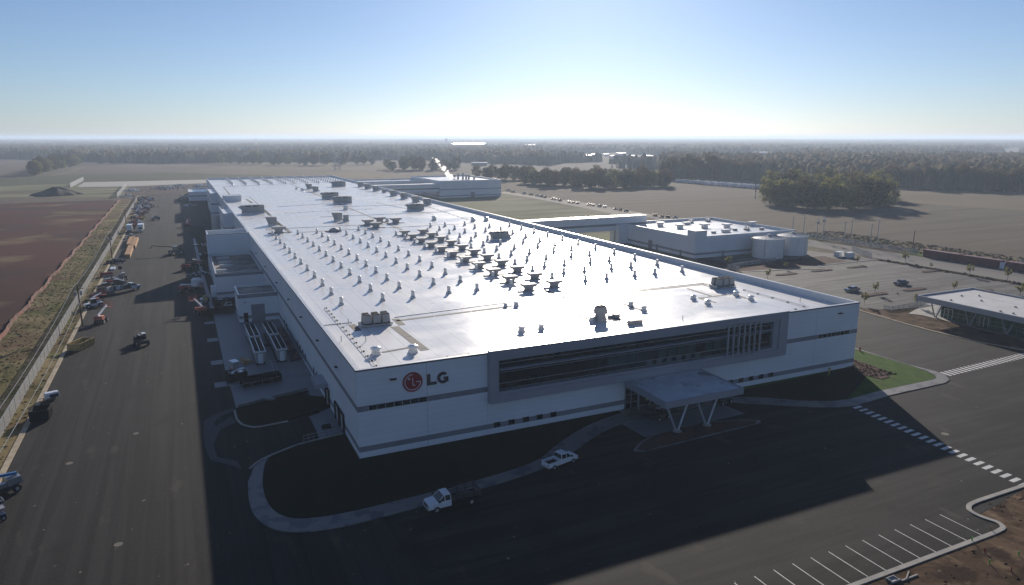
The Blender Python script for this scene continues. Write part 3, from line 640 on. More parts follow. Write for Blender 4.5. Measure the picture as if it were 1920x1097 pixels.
# pavilion on the right
PV = empty('glass_pavilion'); tag(PV, 'low glass walled pavilion with white overhanging roof and slanted columns on the right', 'pavilion')
MB().box(144.3, 166, -30, 21.6, 4.25, 5.2).build('roof', M['frame'], PV)
MB().box(144.8, 165.5, -29.5, 21.1, 5.2, 5.21).build('roof_membrane', layer(mat('pale_roof', (0.55, 0.55, 0.54), 0.6, scale=0.3, var=(0.48, 0.47, 0.45), amt=0.5), (0.33, 0.24, 0.17), 0.25, 0.58, 0.68, stretch=(2.2, 0.35, 1), amt=0.7, detail=6, seed=2), PV)
ring(MB(), 144.3, 166, -30, 21.6, 5.2, 5.55, 0.45).build('roof_edge', M['frame'], PV)
gw = MB().box(150.0, 163.5, -28, 18.6, 0.1, 4.25).build('glass_wall', M['greenglass'], PV)
m_ = MB()
for y in [18.6 - k * 1.5 for k in range(31)]: m_.box(149.96, 149.998, y - .015, y + .015, 0.1, 4.24)
for z in (0.9, 1.8, 3.0): m_.box(149.95, 149.999, -28, 18.6, z - .025, z + .025)
for k in range(9): x = 150.2 + k * 1.6; m_.box(x - .04, x + .04, 18.602, 18.66, 0.1, 4.24)
m_.build('mullion', M['mullion'], gw)
for y in (16.6, 7.9, -4.5):
    d_ = MB(); d_.box(149.8, 149.9, y - 1.1, y - .98, .1, 2.5); d_.box(149.8, 149.9, y + .98, y + 1.1, .1, 2.5); d_.box(149.8, 149.9, y - .98, y + .98, 2.38, 2.5); d_.box(149.8, 149.9, y - .06, y + .06, .1, 2.38)
    d_.build('door', M['white'], PV)
for y in (18.9, 10.4, 1.8, -7, -15.5):
    for s in (-1, 1): MB().tube((148.5, y + s*.12, 0), (148.5, y + s * 1.75, 4.3), 0.16, n=8).build('column', M['frame'], PV)
tag(MB().prism([(147, 24.5), (163, 27.5), (163, -40), (147.2, -40), (147.2, 15)], 0, 0.12).build('pavilion_paving', M['slab']), kind='structure')
tag(MB().prism([(160, 29.5), (145.5, 24.0), (147.4, 21.5), (147.4, 14), (149, 14), (150, 20), (163.5, 27.9)], 0.02, 0.135).build('pavilion_walk', M['concrete']), kind='structure')
st('drainage_dip', [(140.5, 4), (143.5, 8), (145, 2), (145, -10), (141, -10)], 0.06, M['mulch'])
for i, (px, py) in enumerate(((1783, 563), (1803, 555), (1840, 564), (1904, 576), (1876, 584), (1782, 548), (1836, 555), (1900, 588))):
    x, y = G(px, py, 5.25)
    o = MB().box(x - .18, x + .18, y - .18, y + .18, 5.2, 5.5); o = o.build('roof_hatch', M['unit'], PV)

# round tanks
T0 = empty('storage_tank')
N = 48; t_ = MB().cyl(0, 0, 0, 7.1, 5.6, n=N)
t_.build('shell', M['ventw'], T0, smooth=False)
MB().cyl(0, 0, 7.1, 8.1, 5.75, 0.5, n=24).build('roof', M['steel'], T0); MB().cyl(0, 0, 8.05, 8.5, 0.5, n=12).build('roof_vent', M['steel'], T0)
m_ = MB()
for k in range(24): a = 2*math.pi*k/24; m_.tube((5.6*math.cos(a), 5.6*math.sin(a), 7.16), (0.5*math.cos(a), 0.5*math.sin(a), 8.12), .05, n=4)
for k in range(4): a = 0.6 + k * 1.57; m_.box(5.6*math.cos(a) - .1, 5.6*math.cos(a) + .1, 5.6*math.sin(a) - .1, 5.6*math.sin(a) + .1, 0, 7.2)
m_.build('rib', M['steel'], T0)
m_ = MB(); lx, ly = -5.2, 2.6
for s in (0, .5): m_.tube((lx, ly + s, 0), (lx, ly + s, 8.2), .05, n=4)
for k in range(20): m_.tube((lx, ly, .4 + k*.4), (lx, ly + .5, .4 + k*.4), .03, n=4)
m_.box(lx - .7, lx + .3, ly - .2, ly + .7, 7.0, 7.1); m_.build('ladder', M['yellow'], T0)
tag(T0, 'white round storage tank with yellow ladder nearer the utility building wall', 'tank', 'round tanks beside the utility building')
T0.location = (178.6, 106.3, 0); t2 = copy_tree(T0); t2.location = (192.3, 107.8, 0); t2.rotation_euler = (0, 0, -2.0); t2['label'] = 'white round storage tank on the right, standing behind the other one'

# ================================================================ ROOF EQUIPMENT
def rp(x, y): return (CX + (x - CX) * 1.0386, CY + (y - CY) * 1.0386)
# small vent prototype
V = empty('roof_vent')
MB().box(-0.62, 0.62, -0.62, 0.62, 0, 0.42, 0, 0.1, 0.1).build('curb', M['ventw'], V)
MB().cyl(0, 0, 0.42, 0.62, 0.62, 0.46, n=12).build('flashing', M['steel'], V)
MB().cyl(0, 0, 0.62, 1.95, 0.48, n=12).build('stack', M['ventw'], V)
MB().cyl(0, 0, 1.95, 2.08, 0.52, 0.3, n=12).build('cap', M['ventw'], V)
colx = [6.5, 14.5, 20.6, 28.5, 34.7]
spots = []
for i, x in enumerate(colx):
    for k in range(12): spots.append((x, 40.6 + 9.72 * k + (0 if i < 3 else 1.0), 'L%d' % i, k))
for k in range(10): spots.append((42.8, 42.2 + 9.85 * k, 'H', k))
for k in range(10): spots.append((54.7, 46.0 + 9.85 * k, 'I', k))
for x, k0, k1 in ((59.9, 0, 12), (65.4, 0, 12), (72.9, 0, 12), (78.5, 0, 11), (86.3, 0, 11)):
    for k in range(k0, k1): spots.append((x, 40.2 + 9.72 * k, 'R', k))
ordn = ['nearest the front', 'second from the front', 'third from the front', 'fourth from the front', 'fifth from the front', 'sixth from the front', 'seventh from the front', 'eighth from the front', 'ninth from the front', 'tenth from the front', 'eleventh from the front', 'farthest from the front']
rown = {'L0': 'left edge row', 'L1': 'second row from the left edge', 'L2': 'third row from the left edge', 'L3': 'fourth row from the left edge', 'L4': 'fifth row from the left edge', 'H': 'row on the left side of the hooded fans', 'I': 'row just right of the hooded fans'}
rx = {59.9: 'fifth row from right parapet', 65.4: 'fourth row from right parapet', 72.9: 'third row from right parapet', 78.5: 'second row from right parapet', 86.3: 'row nearest right parapet'}
for x, y, nm, k in spots:
    X, Y = rp(x, y); r_ = rown.get(nm) or rx[x]
    place(V, used, (X, Y, RZ), random.uniform(-.05, .05), .76, label='white roof vent, %s, %s' % (r_, ordn[k].replace(' from the front', ' from front').replace('nearest the front', 'front end').replace('farthest from front', 'far end')), group='small white vents on the factory roof')
for i, x in enumerate((13.4, 21.7, 30.2, 38.6, 47.3, 54.3, 61.8, 69.5, 77.3, 84.5)):
    for k in range(9):
        X = rp(x, 0)[0] - 0.6; 
        place(V, used, (X, 437 + 8.9 * k, RZ), 0, .9, label='white roof vent, far block row %s from left, %s' % (['one', 'two', 'three', 'four', 'five', 'six', 'seven', 'eight', 'nine', 'ten'][i], ordn[k].replace(' from the front', ' from front').replace('nearest the front', 'front end')), group='small white vents on the factory roof')
# hooded fan
Hh = empty('hooded_fan')
MB().box(-1.35, 1.35, -0.95, 0.95, 0, 0.35).build('curb', M['unit'], Hh)
MB().box(-0.95, 0.95, -0.7, 0.7, 0.35, 1.2, 0, -0.25, -0.1).build('neck', M['unit'], Hh)
MB().prof([(-2.1, 1.75), (-1.9, 1.35), (-1.15, 1.2), (1.15, 1.2), (1.9, 1.35), (2.1, 1.75), (1.9, 1.95), (-1.9, 1.95)], -1.05, 1.05).build('hood', M['unit'], Hh)
MB().box(-3.1, -1.6, -0.65, 0.5, 0.05, 0.35).build('side_duct', M['ventw'], Hh)
MB().tube((1.4, -0.2, .15), (3.0, -1.0, .15), .09).build('pipe', M['unitdark'], Hh)
for c, (x0, n_, y0) in enumerate(((44.2, 11, 36.6), (50.6, 11, 37.4))):
    for k in range(n_):
        X, Y = rp(x0 + k * .13, y0 + 9.35 * k)
        place(Hh, used, (X, Y, RZ), 0, .82, label='hooded exhaust fan in the %s line of the roof centre, %s' % (['left', 'right'][c], ordn[k]), group='hooded exhaust fans along the roof centre')
for i, (px, py, lab) in enumerate(((523, 437, 'hooded exhaust fan at the far left beside the dark roof strip'), (690, 422, 'hooded exhaust fan left of the centre line behind the fan lines'), (712, 417, 'hooded exhaust fan on the centre line behind the fan lines'), (705, 427.5, 'hooded exhaust fan between the pair behind the fan lines'), (742, 418.5, 'single hooded exhaust fan right of the centre line'))):
    x, y = G(px, py, RZ); place(Hh, used, (x, y, RZ), 0, 1.05 if i else 1.15, label=lab, group='hooded exhaust fans along the roof centre')
# big air handling boxes
A = empty('air_handler')
m_ = MB(); m_.box(-4.3, 5.1, -1.6, 1.6, 0, .4); m_.build('curb', M['ventw'], A)
MB().box(-4.2, 5, -1.5, 1.5, .4, 3.6).build('casing', M['unit'], A, bevel=.05)
MB().prof([(-4.2, 3.5), (-5.6, 2.8), (-4.2, 1.8)], -1.4, 1.4).build('intake_hood', M['unit'], A)
m_ = MB()
for a, b in ((-2.6, -.4), (0.2, 2.6)): m_.box(a, b, -1.53, -1.5, 3.0, 3.5)
m_.build('louvre', M['unitdark'], A)
m_ = MB()
for x in (-3, -1.6, .2, 2, 3.6): m_.box(x - .02, x + .02, -1.52, -1.5, .5, 2.9)
m_.build('panel_seam', M['steel'], A)
m_ = MB()
for x in (-2.5, -.8, 1.2, 3): m_.cyl(x, 0, 3.6, 3.72, .6, n=12)
m_.build('fan_shroud', M['unit'], A)
for px, py, s, lab in ((473, 400, 1.0, 'largest air handler on the roof, at the left beside the dark strip'), (618, 372.2, .92, 'air handler right of the centre strip, farther of the close pair'), (641, 381.2, .95, 'air handler right of the centre strip, nearer of the close pair'), (634, 349.5, .95, 'air handler far back near the rows of far vents'), (778, 394, .8, 'air handler near the right parapet beside the slanted hood units'), (935.5, 448.8, .62, 'air handler alone among the white vents on the right')):
    x, y = G(px, py, RZ); place(A, used, (x, y, RZ), 0, (s, s, s * (1.0 if s > .7 else 1.2)), label=lab, group='large air handlers on the factory roof')
# slanted hood units
K = empty('slanted_hood_unit')
MB().box(-1.6, 1.6, -1.2, 1.2, 0, .4).build('curb', M['ventw'], K)
MB().prof([(-1.5, .4), (1.6, .4), (1.6, 3.2), (-2.6, 3.4), (-2.4, 2.8)], -1.2, 1.2).build('hood', M['unit'], K)
MB().box(1.65, 2.6, -.2, .2, .1, .5).build('pipe_box', M['unitdark'], K)
labs = ['behind the row of fans left of the centre', 'beside the dark strip near the left edge', 'farthest along the right parapet', 'second farthest along the right parapet', 'third farthest along the right parapet', 'fourth farthest along the right parapet', 'middle of the right parapet line', 'right parapet line, third from the near end', 'right parapet line, second from the near end', 'right parapet line, nearest', 'far centre strip, farthest', 'far centre strip, second']
for i, (px, py) in enumerate(((634, 413), (511, 422), (676, 350), (689, 354), (704.5, 358), (720, 361), (737.5, 367), (757.5, 372.5), (779.5, 379), (801, 384), (580, 354), (592, 359))):
    x, y = G(px, py, RZ); place(K, used, (x, y, RZ), 0, .95 if i != 5 else .6, label='grey rooftop unit with slanted hood, ' + labs[i], group='slanted hood units on the factory roof')
# squat mushroom exhausts
Q = empty('mushroom_exhaust')
MB().box(-.75, .75, -.75, .75, 0, .5, 0, .1, .1).build('curb', M['ventw'], Q)
MB().cyl(0, 0, .5, .95, .75, n=20).build('drum', M['ventw'], Q)
MB().cyl(0, 0, 1.0, 1.25, 1.05, .95, n=20).build('brim', M['white'], Q); MB().cyl(0, 0, 1.25, 1.4, .9, .4, n=20).build('lid', M['white'], Q)
ml = [((705, 664), 1.0, 'mushroom exhaust nearest the front left roof corner'), ((774.5, 660.5), 1.0, 'mushroom exhaust at the end of the dark strip near the front left'),
 ((948, 575), .55, 'small mushroom exhaust left of the twin stacks'), ((968, 574), .7, 'mushroom exhaust beside the smaller one near the cross strip'), ((978, 622), .8, 'mushroom exhaust in the glare, left of a pair'), ((1015, 617), .75, 'mushroom exhaust in the glare, right of a pair'),
 ((1182.5, 574), .75, 'mushroom exhaust left of a pair on a short dark strip'), ((1207, 582.5), .75, 'mushroom exhaust right of a pair on a short dark strip'), ((1300, 561), .75, 'mushroom exhaust front left of the condenser cluster by the parapet'), ((1327, 570), .75, 'mushroom exhaust closest to the front edge below the parapet cluster'), ((1380, 554), .75, 'mushroom exhaust just in front of the parapet condenser cluster'), ((1408, 562), .75, 'mushroom exhaust farthest right on the roof'),
 ((567, 357.5), 1.2, 'squat vent at the far centre strip'), ((648, 393), 1.5, 'squat vent beside the centre strip nearer than the air handlers'), ((814, 412.5), 1.3, 'round exhaust behind the right vent field'), ((726, 415), 1.0, 'round exhaust right of the hooded fans, far'), ((887, 414.5), 1.3, 'round exhaust near the right parapet, left of two'), ((911.5, 414), 1.3, 'round exhaust near the right parapet, right of two'), ((1110, 602), .8, 'boxy exhaust beside the tall unit in the glare'), ((556, 355), 1.0, 'squat vent far back left of the centre strip')]
for (px, py), s, lab in ml:
    x, y = G(px, py, RZ); place(Q, used, (x, y, RZ), 0, (s * .82, s * .82, s * .9), label=lab, group='mushroom exhausts on the factory roof')
# condenser clusters
C0 = empty('condenser_cluster')
MB().box(-3.9, 3.9, -2.0, 2.0, .15, .42).build('base_frame', M['steel'], C0)
for i in range(3):
    for j in range(2):
        x = -2.5 + i * 2.5; y = -1.0 + j * 2.1
        u_ = MB().box(x - 1.05, x + 1.05, y - .8, y + .8, .5, 2.5, 0, .18, .25).build('condenser', M['unit'], C0)
        MB().box(x - .95, x + .95, y - .815, y - .79, .55, .8).build('grille', M['unitdark'], u_)
        MB().box(x - .8, x + .8, y - .5, y + .5, 2.5, 2.66).build('fan_guard', M['unitdark'], u_)
m_ = MB(); m_.tube((-4.2, -1.4, .3), (4.2, -1.4, .3), .22, n=8); m_.box(-4.4, -3.9, -1.9, 1.7, .1, .9); m_.build('header_pipe', M['steel'], C0)
for px, py, rz, lab in ((708, 612, 0, 'cluster of six grey condensers on a frame near the front left of the roof'), (1362, 540, 0, 'cluster of grey condensers on a frame beside the right parapet')):
    x, y = G(px, py, RZ); place(C0, used, (x, y + 1.2, RZ), rz, (.66, .66, .8), label=lab, group='condenser clusters on the factory roof')
tu = empty('tall_condenser'); x, y = G(1125.5, 602, RZ); tu.location = (x, y, RZ); tag(tu, 'single tall grey condenser unit at the near end of the centre strip', 'condenser')
MB().box(-.9, .9, -.8, .8, 0, .5).build('base', M['steel'], tu); MB().box(-.85, .85, -.7, .7, .5, 1.4, 0, .1, .05).build('lower_case', M['unit'], tu); MB().box(-1.0, 1.0, -.85, .85, 1.4, 2.7, 0, .15, .1).build('upper_case', M['unit'], tu); MB().box(-.7, .7, -.6, .6, 2.7, 2.85).build('fan_guard', M['unitdark'], tu)
dm = empty('low_dome_unit'); x, y = G(627, 434, RZ); dm.location = (x, y, RZ); tag(dm, 'low rounded grey unit on dark base behind the left vent rows', 'roof unit')
MB().cyl(0, 0, .2, .9, 2.0, 1.5, n=16).build('shell', M['unit'], dm); MB().box(-3, 2.2, -1.2, 1.2, 0, .2).build('base', M['unitdark'], dm); MB().cyl(0, 0, .9, 1.3, 1.5, .5, n=16).build('dome', M['unit'], dm)
sb = empty('side_box_unit'); x, y = G(649, 415, RZ); sb.location = (x, y, RZ); tag(sb, 'narrow grey box beside the slanted hood unit behind the vents', 'roof unit')
MB().box(-.9, .9, -.8, .8, 0, 2.6).build('case', M['unit'], sb); MB().box(-1.1, 1.1, -1, 1, 0, .3).build('curb', M['ventw'], sb)
du = empty('duct_run'); x, y = G(1196, 612, RZ); tag(du, 'low ducts and small boxes near the front edge beside the tall condenser', 'ducting')
for (a, b, wd, h) in (((1140, 595.5), (1150, 595), 1.0, .5), ((1150, 593), (1158, 591), .7, .6), ((1150, 596), (1160, 595), 1.0, .7), ((1180, 608), (1186, 610), .9, .8), ((1188, 607), (1203, 606), .9, .7)):
    p, q = G(*a, RZ), G(*b, RZ); c = ((p[0]+q[0])/2, (p[1]+q[1])/2); L = math.dist(p, q)
    MB().obox(c, max(L, .8), wd, RZ, RZ + h, math.atan2(q[1]-p[1], q[0]-p[0])).build('duct_box', M['unit'], du)
m_ = MB()
for a, b in (((1135, 602), (1160, 599)), ((1160, 599), (1180, 609)), ((1158, 590), (1168, 593.5))):
    p, q = G(*a, RZ), G(*b, RZ); m_.tube((*p, RZ + .2), (*q, RZ + .2), .12)
m_.build('pipe', M['unitdark'], du)
# walkway pads laid on the roof
pads = [((1117, 583), (1005, 537), .45), ((762, 434.5), (545, 345), .55), ((743, 601.8), (960, 574.2), .55), ((1080, 557.6), (1327, 532.5), .55), ((461.7, 373.4), (473, 381), .9), ((495, 393), (506, 404), .9), ((516, 414), (545, 436.8), .9), ((740, 612.6), (797, 656.8), .95), ((716, 661), (766, 652), .45),
        ((659, 608.5), (672, 620.5), .8), ((741, 598), (754, 609.5), .8), ((1289, 541), (1332.5, 555), .45), ((1310, 559), (1380, 551), .4), ((1312, 559), (1342, 567.5), .45), ((1167.5, 569.5), (1205, 582.5), .5), ((1130, 587), (1190, 581), .4), ((1380, 552.5), (1400, 560), .5), ((1320, 535), (1350, 541), .45), ((419, 351), (431, 365), .5), ((467, 368), (536, 431), .25), ((1085, 590), (1105, 600), .4)]
for a, b, wd in pads:
    po = MB()
    p, q = Vector(G(*a, RZ)), Vector(G(*b, RZ)); L = (q - p).length; d = (q - p) / L; k = 0; seg = 7.5
    while k < L - .3:
        e = min(k + seg - .25, L); c = p + d * (k + e) / 2; po.obox((c.x, c.y), e - k, wd * 1.5, RZ + .002, RZ + .03, math.atan2(d.y, d.x)); k += seg
    po.build('walkway_pad', M['roofpad'], F)
# expansion joints and lightning cable blocks
jo = MB()
for a, b in (((740, 595.2), (960, 566.3)), ((960, 566.3), (1320, 531)), ((600, 407), (840, 397)), ((500, 430), (700, 421)), ((520, 388), (640, 380)), ((560, 436), (900, 418)), ((660, 387), (800, 383)), ((420, 350), (620, 341)), ((600, 611), (660, 605)), ((706, 380), (812, 402))):
    p, q = Vector(G(*a, RZ)), Vector(G(*b, RZ)); c = (p + q) / 2; jo.obox((c.x, c.y), (q-p).length, .16, RZ + .001, RZ + .10, math.atan2((q-p).y, (q-p).x))
jo.build('expansion_joint', M['steel'], F)
def conduit(pts, step, z=RZ, r=.045):
    m1 = MB(); m2 = MB()
    for a, b in zip(pts[:-1], pts[1:]):
        p, q = Vector(a), Vector(b); L = (q-p).length; d = (q-p)/L; nn = Vector((-d.y, d.x))
        for s in (-.22, .22): m1.tube((*(p + nn*s), z + .18), (*(q + nn*s), z + .18), r, n=4)
        k = 0
        while k < L: c = p + d*k; m2.obox((c.x, c.y), .22, .5, z, z + .14, math.atan2(d.y, d.x)); k += step
    o = m1.build('gas_pipe', M['ventw'], F); m2.build('pipe_block', M['darkcap'], o)
conduit([G(611, 578, RZ), G(708, 691, RZ)], 2.6)
conduit([G(1395, 544, RZ), G(1516, 577.5, RZ)], 4.2); conduit([G(1100, 630, RZ), G(1516, 577, RZ)], 4.6, r=.03)
conduit([G(880, 664, RZ), G(800, 676, RZ)], 3.5, r=.03)
conduit([G(535, 400, RZ), G(700, 392, RZ)] , 6, r=.03); conduit([G(800, 387, RZ), G(880, 413, RZ)], 6, r=.04)
# plumbing stubs
sbm = MB()
for px, py in ((686, 640), (640, 640), (653, 607), (568, 384), (616, 399), (664, 373), (1362, 610), (1193, 598), (1280, 600), (453, 372), (499, 432), (1500, 566), (920, 412), (1430, 538)):
    x, y = G(px, py, RZ); sbm.tube((x, y, RZ), (x, y, RZ + .9), .07, n=5)
sbm.build('plumbing_stub', M['steel'], F)

# equipment on the utility roof
UR = 7.0
ut = [((1275, 428), 'flat hood unit farthest left on the utility roof', 1), ((1287, 421), 'low flat box behind the left hood on the utility roof', 2), ((1321, 427), 'flat hood unit left of the middle of the utility roof', 1), ((1363, 427), 'flat hood unit in the middle of the utility roof', 1), ((1327, 415), 'pipe stack unit at the back of the utility roof', 3), ((1295, 417.5), 'small pipe stack unit at the back left of the utility roof', 3), ((1338, 437), 'small low vent near the front of the utility roof', 4), ((1361, 435), 'long low box near the front of the utility roof', 2), ((1378, 432), 'small low vent right of the long box on the utility roof', 4), ((1400, 431), 'cluster of white pipes on the utility roof', 3), ((1428, 430.5), 'small low vent farthest right on the utility roof', 4), ((1410, 423), 'flat hood unit at the back right of the utility roof', 1), ((1238, 424), 'flat hood unit beside the bridge end on the utility roof', 1)]
for (px, py), lab, kd in ut:
    x, y = G(px, py, UR); e = empty('roof_unit', (x, y, UR)); tag(e, lab, 'roof unit', 'units on the utility building roof')
    if kd == 1: MB().box(-1.1, 1.1, -.8, .8, 0, 1.2).build('base', M['ventw'], e); MB().box(-2, 2, -1.2, 1.2, 1.2, 1.7, 0, .2, .1).build('hood', M['ventw'], e)
    elif kd == 2: MB().box(-1.8, 1.8, -.8, .8, .2, 1.1).build('case', M['ventw'], e); MB().box(-1.5, 1.5, -.6, .6, 0, .2).build('base', M['unit'], e)
    elif kd == 3:
        m_ = MB()
        for k in range(5): a = k * 1.3; m_.tube((math.cos(a)*.7, math.sin(a)*.6, 0), (math.cos(a)*.8, math.sin(a)*.6, 1.6 + .3 * (k % 3)), .16, n=8)
        m_.box(-1, 1, -.7, .7, 1.1, 1.25); m_.build('pipe_frame', M['ventw'], e); MB().box(-1, 1, -.8, .8, 0, .6).build('base', M['unit'], e)
    else: MB().box(-.9, .9, -.5, .5, 0, .7, 0, .15, .1).build('case', M['unit'], e); MB().box(-1, 1, -.6, .6, .7, .82).build('lid', M['ventw'], e)

# ================================================================ FENCES, POLES, WIRES
def mesh_mat(name, c, a):
    m = mat(name, c, 0.5, 0.4); t = m.node_tree; p = t.nodes['Principled BSDF']; p.inputs['Alpha'].default_value = a; return m
M['mesh'] = mesh_mat('chain_link_mesh', (0.45, 0.46, 0.48), 0.38)
def fence(name, p, q, h, step, label, post=0.05, tone='mesh', gap=None):
    p, q = Vector(p), Vector(q); L = (q - p).length; d = (q - p) / L; n_ = max(2, int(L / step))
    e = empty(name, (p.x, p.y, 0), math.atan2(d.y, d.x)); tag(e, label, 'fence')
    MB().box(0, L, -.012, .012, .05, h).build('mesh_panel', M[tone], e)
    m_ = MB(); m_.tube((0, 0, h), (L, 0, h), .04, n=4); m_.tube((0, 0, .08), (L, 0, .08), .02, n=4); m_.build('rail', M['steel'], e)
    pm = None
    for k in range(n_ + 1):
        o = MB().cyl(0, 0, 0, h + .1, post, n=6).build('post', M['steel'], e) if pm is None else pm.copy()
        if pm is not None: col.objects.link(o); o.parent = e
        else: pm = o
        o.location = (L * k / n_, 0, 0)
    return e
fence('chain_link_fence', (-47, -60), (-47.2, 330), 2.3, 4.2, 'long grey chain link fence along the left kerb of the yard road')
fence('chain_link_fence', (-47.6, 331), (-47.6, 498), 2.3, 4.2, 'far stretch of chain link fence behind the stored machinery')
fence('chain_link_fence', G(220, 371), G(237, 350), 3.5, 6, 'grey fence standing beyond the end of the yard road')
fence('chain_link_fence', G(132, 352), G(157, 339), 4.0, 8, 'farthest grey fence running to the pale slab behind the dirt mound')
fence('chain_link_fence', G(1484, 441), G(1720, 477), 2.0, 3, 'long fence along the field road beyond the utility building')
fence('chain_link_fence', (148, 87.2), (148.2, 93.5), 1.5, 2, 'short pale fence by the sapling in front of the utility building')
fence('chain_link_fence', (148.2, 93.6), (174.6, 98), 1.3, 3, 'fence in the shade in front of the utility building')
fence('chain_link_fence', (144.2, 30.0), (145.3, 28.4), 1.1, 1.2, 'short fence corner behind the pavilion')
fence('chain_link_fence', (145.4, 28.4), (160, 29.6), 1.1, 2.4, 'low fence of posts behind the pavilion by the parking lot')
fence('chain_link_fence', G(1597, 471), G(1634, 486), 2.2, 2.5, 'pale fenced enclosure at the corner of the parking lot')
MB_s = MB()
ys = -160.0; prev = None
while ys < 489:
    x = -59.0 + .35 * math.sin(ys * .21) + .2 * math.sin(ys * .9)
    if prev: MB_s.add([(prev[0], prev[1], 0), (x, ys, 0), (x, ys, .75), (prev[0], prev[1], .75)], [(0, 1, 2, 3)]); MB_s.add([(prev[0]+.5, prev[1], 0.02), (x+.5, ys, 0.02), (x, ys, .3), (prev[0], prev[1], .3)], [(0, 1, 2, 3)])
    prev = (x, ys); ys += 3
o = MB_s.build('silt_fence', mat('orange_brown_fabric', (0.17, 0.06, 0.04), .95, scale=.3, var=(.10, .05, .035), amt=.5)); tag(o, 'low orange brown silt fence between the red soil and the grass', 'fence')

PX = -44.6
def pole(x, y, h, label, tf=True, arm=True, name='utility_pole', m='pole'):
    e = empty(name, (x, y, 0)); tag(e, label, 'pole')
    MB().tube((0, 0, 0), (0, 0, h), .2, .13, n=8).build('shaft', M[m], e)
    if arm: MB().box(-1.2, 1.2, -.07, .07, h - 1.1, h - .95).build('crossarm', M[m], e)
    if tf:
        for sx in (-.55, .55): MB().cyl(sx, 0, h - 2.6, h - 1.6, .28, n=10).build('transformer', mat('pale_blue_can', (.12, .17, .28), .5) if 0 else M['unit'], e)
    return e
lb = ['wooden power pole nearest the camera beside the fence', 'wooden power pole with transformers by the lumber stacks', 'wooden power pole behind the white box trucks', 'wooden power pole at the far end of the fence']
ply = [98.4, 198.7, 298, 396]
for i, y in enumerate(ply): pole(-43.2 - .6*i, y, 10.2, lb[i], tf=i < 2)
def wire(p, q, sag, r=.035, seg=12):
    m_ = MB(); p = Vector(p); q = Vector(q); last = p
    for k in range(1, seg + 1):
        t = k/seg; c = p.lerp(q, t); c.z -= sag * 4 * t * (1-t); m_.tube(last, c, r, n=4); last = c
    return m_
allp = [(-42.6, -2, 10.2)] + [(-43.2 - .6*i, y, 10.2) for i, y in enumerate(ply)]
for dx, dz, lab in ((-1.1, -.9, 'outer power wire strung along the fence poles'), (.9, -2.8, 'inner power wire strung low along the fence poles')):
    m_ = MB()
    for a, b in zip(allp[:-1], allp[1:]):
        w_ = wire((a[0] + dx, a[1], a[2] + dz), (b[0] + dx, b[1], b[2] + dz), 1.2); m_.add(w_.v, w_.f)
    tag(m_.build('power_wire', M['steel']), lab, 'wire')
px_ = 0
lpl = [(182, 800, 670), (265, 795, 663), (365, 835, 693), (410, 838, 680), (568, 858, 718), (618, 865, 700), (765, 892, 740), (813, 898, 718)]
for i, (a, b, t) in enumerate(lpl):
    x, y = G(1440 + a/4, 240 + b/4); dist = math.hypot(x - CX, y - CY); h = (b - t) / 4 / FPX * dist * 1.04
    e = pole(x, y, h, 'thin field road power pole, %s of the eight from the left' % ['first', 'second', 'third', 'fourth', 'fifth', 'sixth', 'seventh', 'eighth'][i], tf=(i in (2, 3)), m='steel')
x, y = G(1712, 460); pole(x, y, 6.2, 'lone brown post at the edge of the field behind the containers', tf=False, arm=False)
# lattice transmission towers far away
def pylon(px, py, h, label):
    x, y = G(px, py); e = empty('transmission_tower', (x, y, 0)); tag(e, label, 'tower'); m_ = MB(); lv = 7
    for k in range(lv):
        z0, z1 = h*k/lv, h*(k+1)/lv; a0 = 4.2*(1 - .8*k/lv); a1 = 4.2*(1 - .8*(k+1)/lv); c = [(-1, -1), (1, -1), (1, 1), (-1, 1)]
        for i in range(4):
            u, v = c[i], c[(i+1) % 4]; m_.tube((u[0]*a0, u[1]*a0, z0), (u[0]*a1, u[1]*a1, z1), .22, n=4); m_.tube((u[0]*a0, u[1]*a0, z0), (v[0]*a1, v[1]*a1, z1), .14, n=3); m_.tube((v[0]*a0, v[1]*a0, z0), (u[0]*a1, u[1]*a1, z1), .14, n=3)
    m_.build('lattice', M['steel'], e); m_ = MB()
    for z in (h*.72, h*.86): m_.box(-7, 7, -.2, .2, z, z + .5)
    m_.build('crossarm', M['steel'], e)
pylon(633, 319, 24, 'lattice transmission tower in the field behind the factory'); pylon(1038, 308, 22, 'lattice transmission tower among the trees right of the steam'); pylon(481, 280, 40, 'tall thin lattice tower above the left woods'); pylon(1567, 265, 30, 'faint lattice tower on the far right horizon') if 0 else None

# ================================================================ VEHICLES AND MACHINES
def wheels(e, xs, wy, r, w_=.28, m='rubber'):
    for x in xs:
        for s in (-1, 1):
            y0 = s*wy; b = MB(); b.tube((x, y0 - w_/2, r), (x, y0 + w_/2, r), r, n=16); o = b.build('wheel', M['rubber'], e)
            b = MB(); b.tube((x, y0 - w_/2 - .02, r), (x, y0 + w_/2 + .02, r), r*.5, n=12); b.build('hub', M['steel'], o)
def car(label, loc, rz, m):
    e = empty('parked_car', (*loc, .03), rz); tag(e, label, 'car', 'cars in the parking lot')
    b = MB(); b.prof([(-2.3, .3), (2.3, .3), (2.35, .65), (2.2, .85), (1.0, .95), (-1.7, 1.0), (-2.3, .92), (-2.38, .6)], -.88, .88); b.build('body', M[m], e, bevel=.05)
    b = MB(); b.obox((-.25, 0), 2.9, 1.6, .9, 1.42, 0, 0, .62, .16); b.build('cabin', M['glass'], e)
    b = MB(); b.obox((-.25, 0), 1.72, 1.3, 1.41, 1.45, 0, 0, .05, .05); b.build('roof', M[m], e, bevel=.01); wheels(e, (-1.4, 1.4), .82, .33, .2)
    for s in (-.65, .65): MB().box(2.28, 2.37, s - .18, s + .18, .6, .75).build('headlight', M['white'], e)
    return e
M['silver'] = mat('silver_paint', (.28, .29, .31), .25, .5, coat=.6)
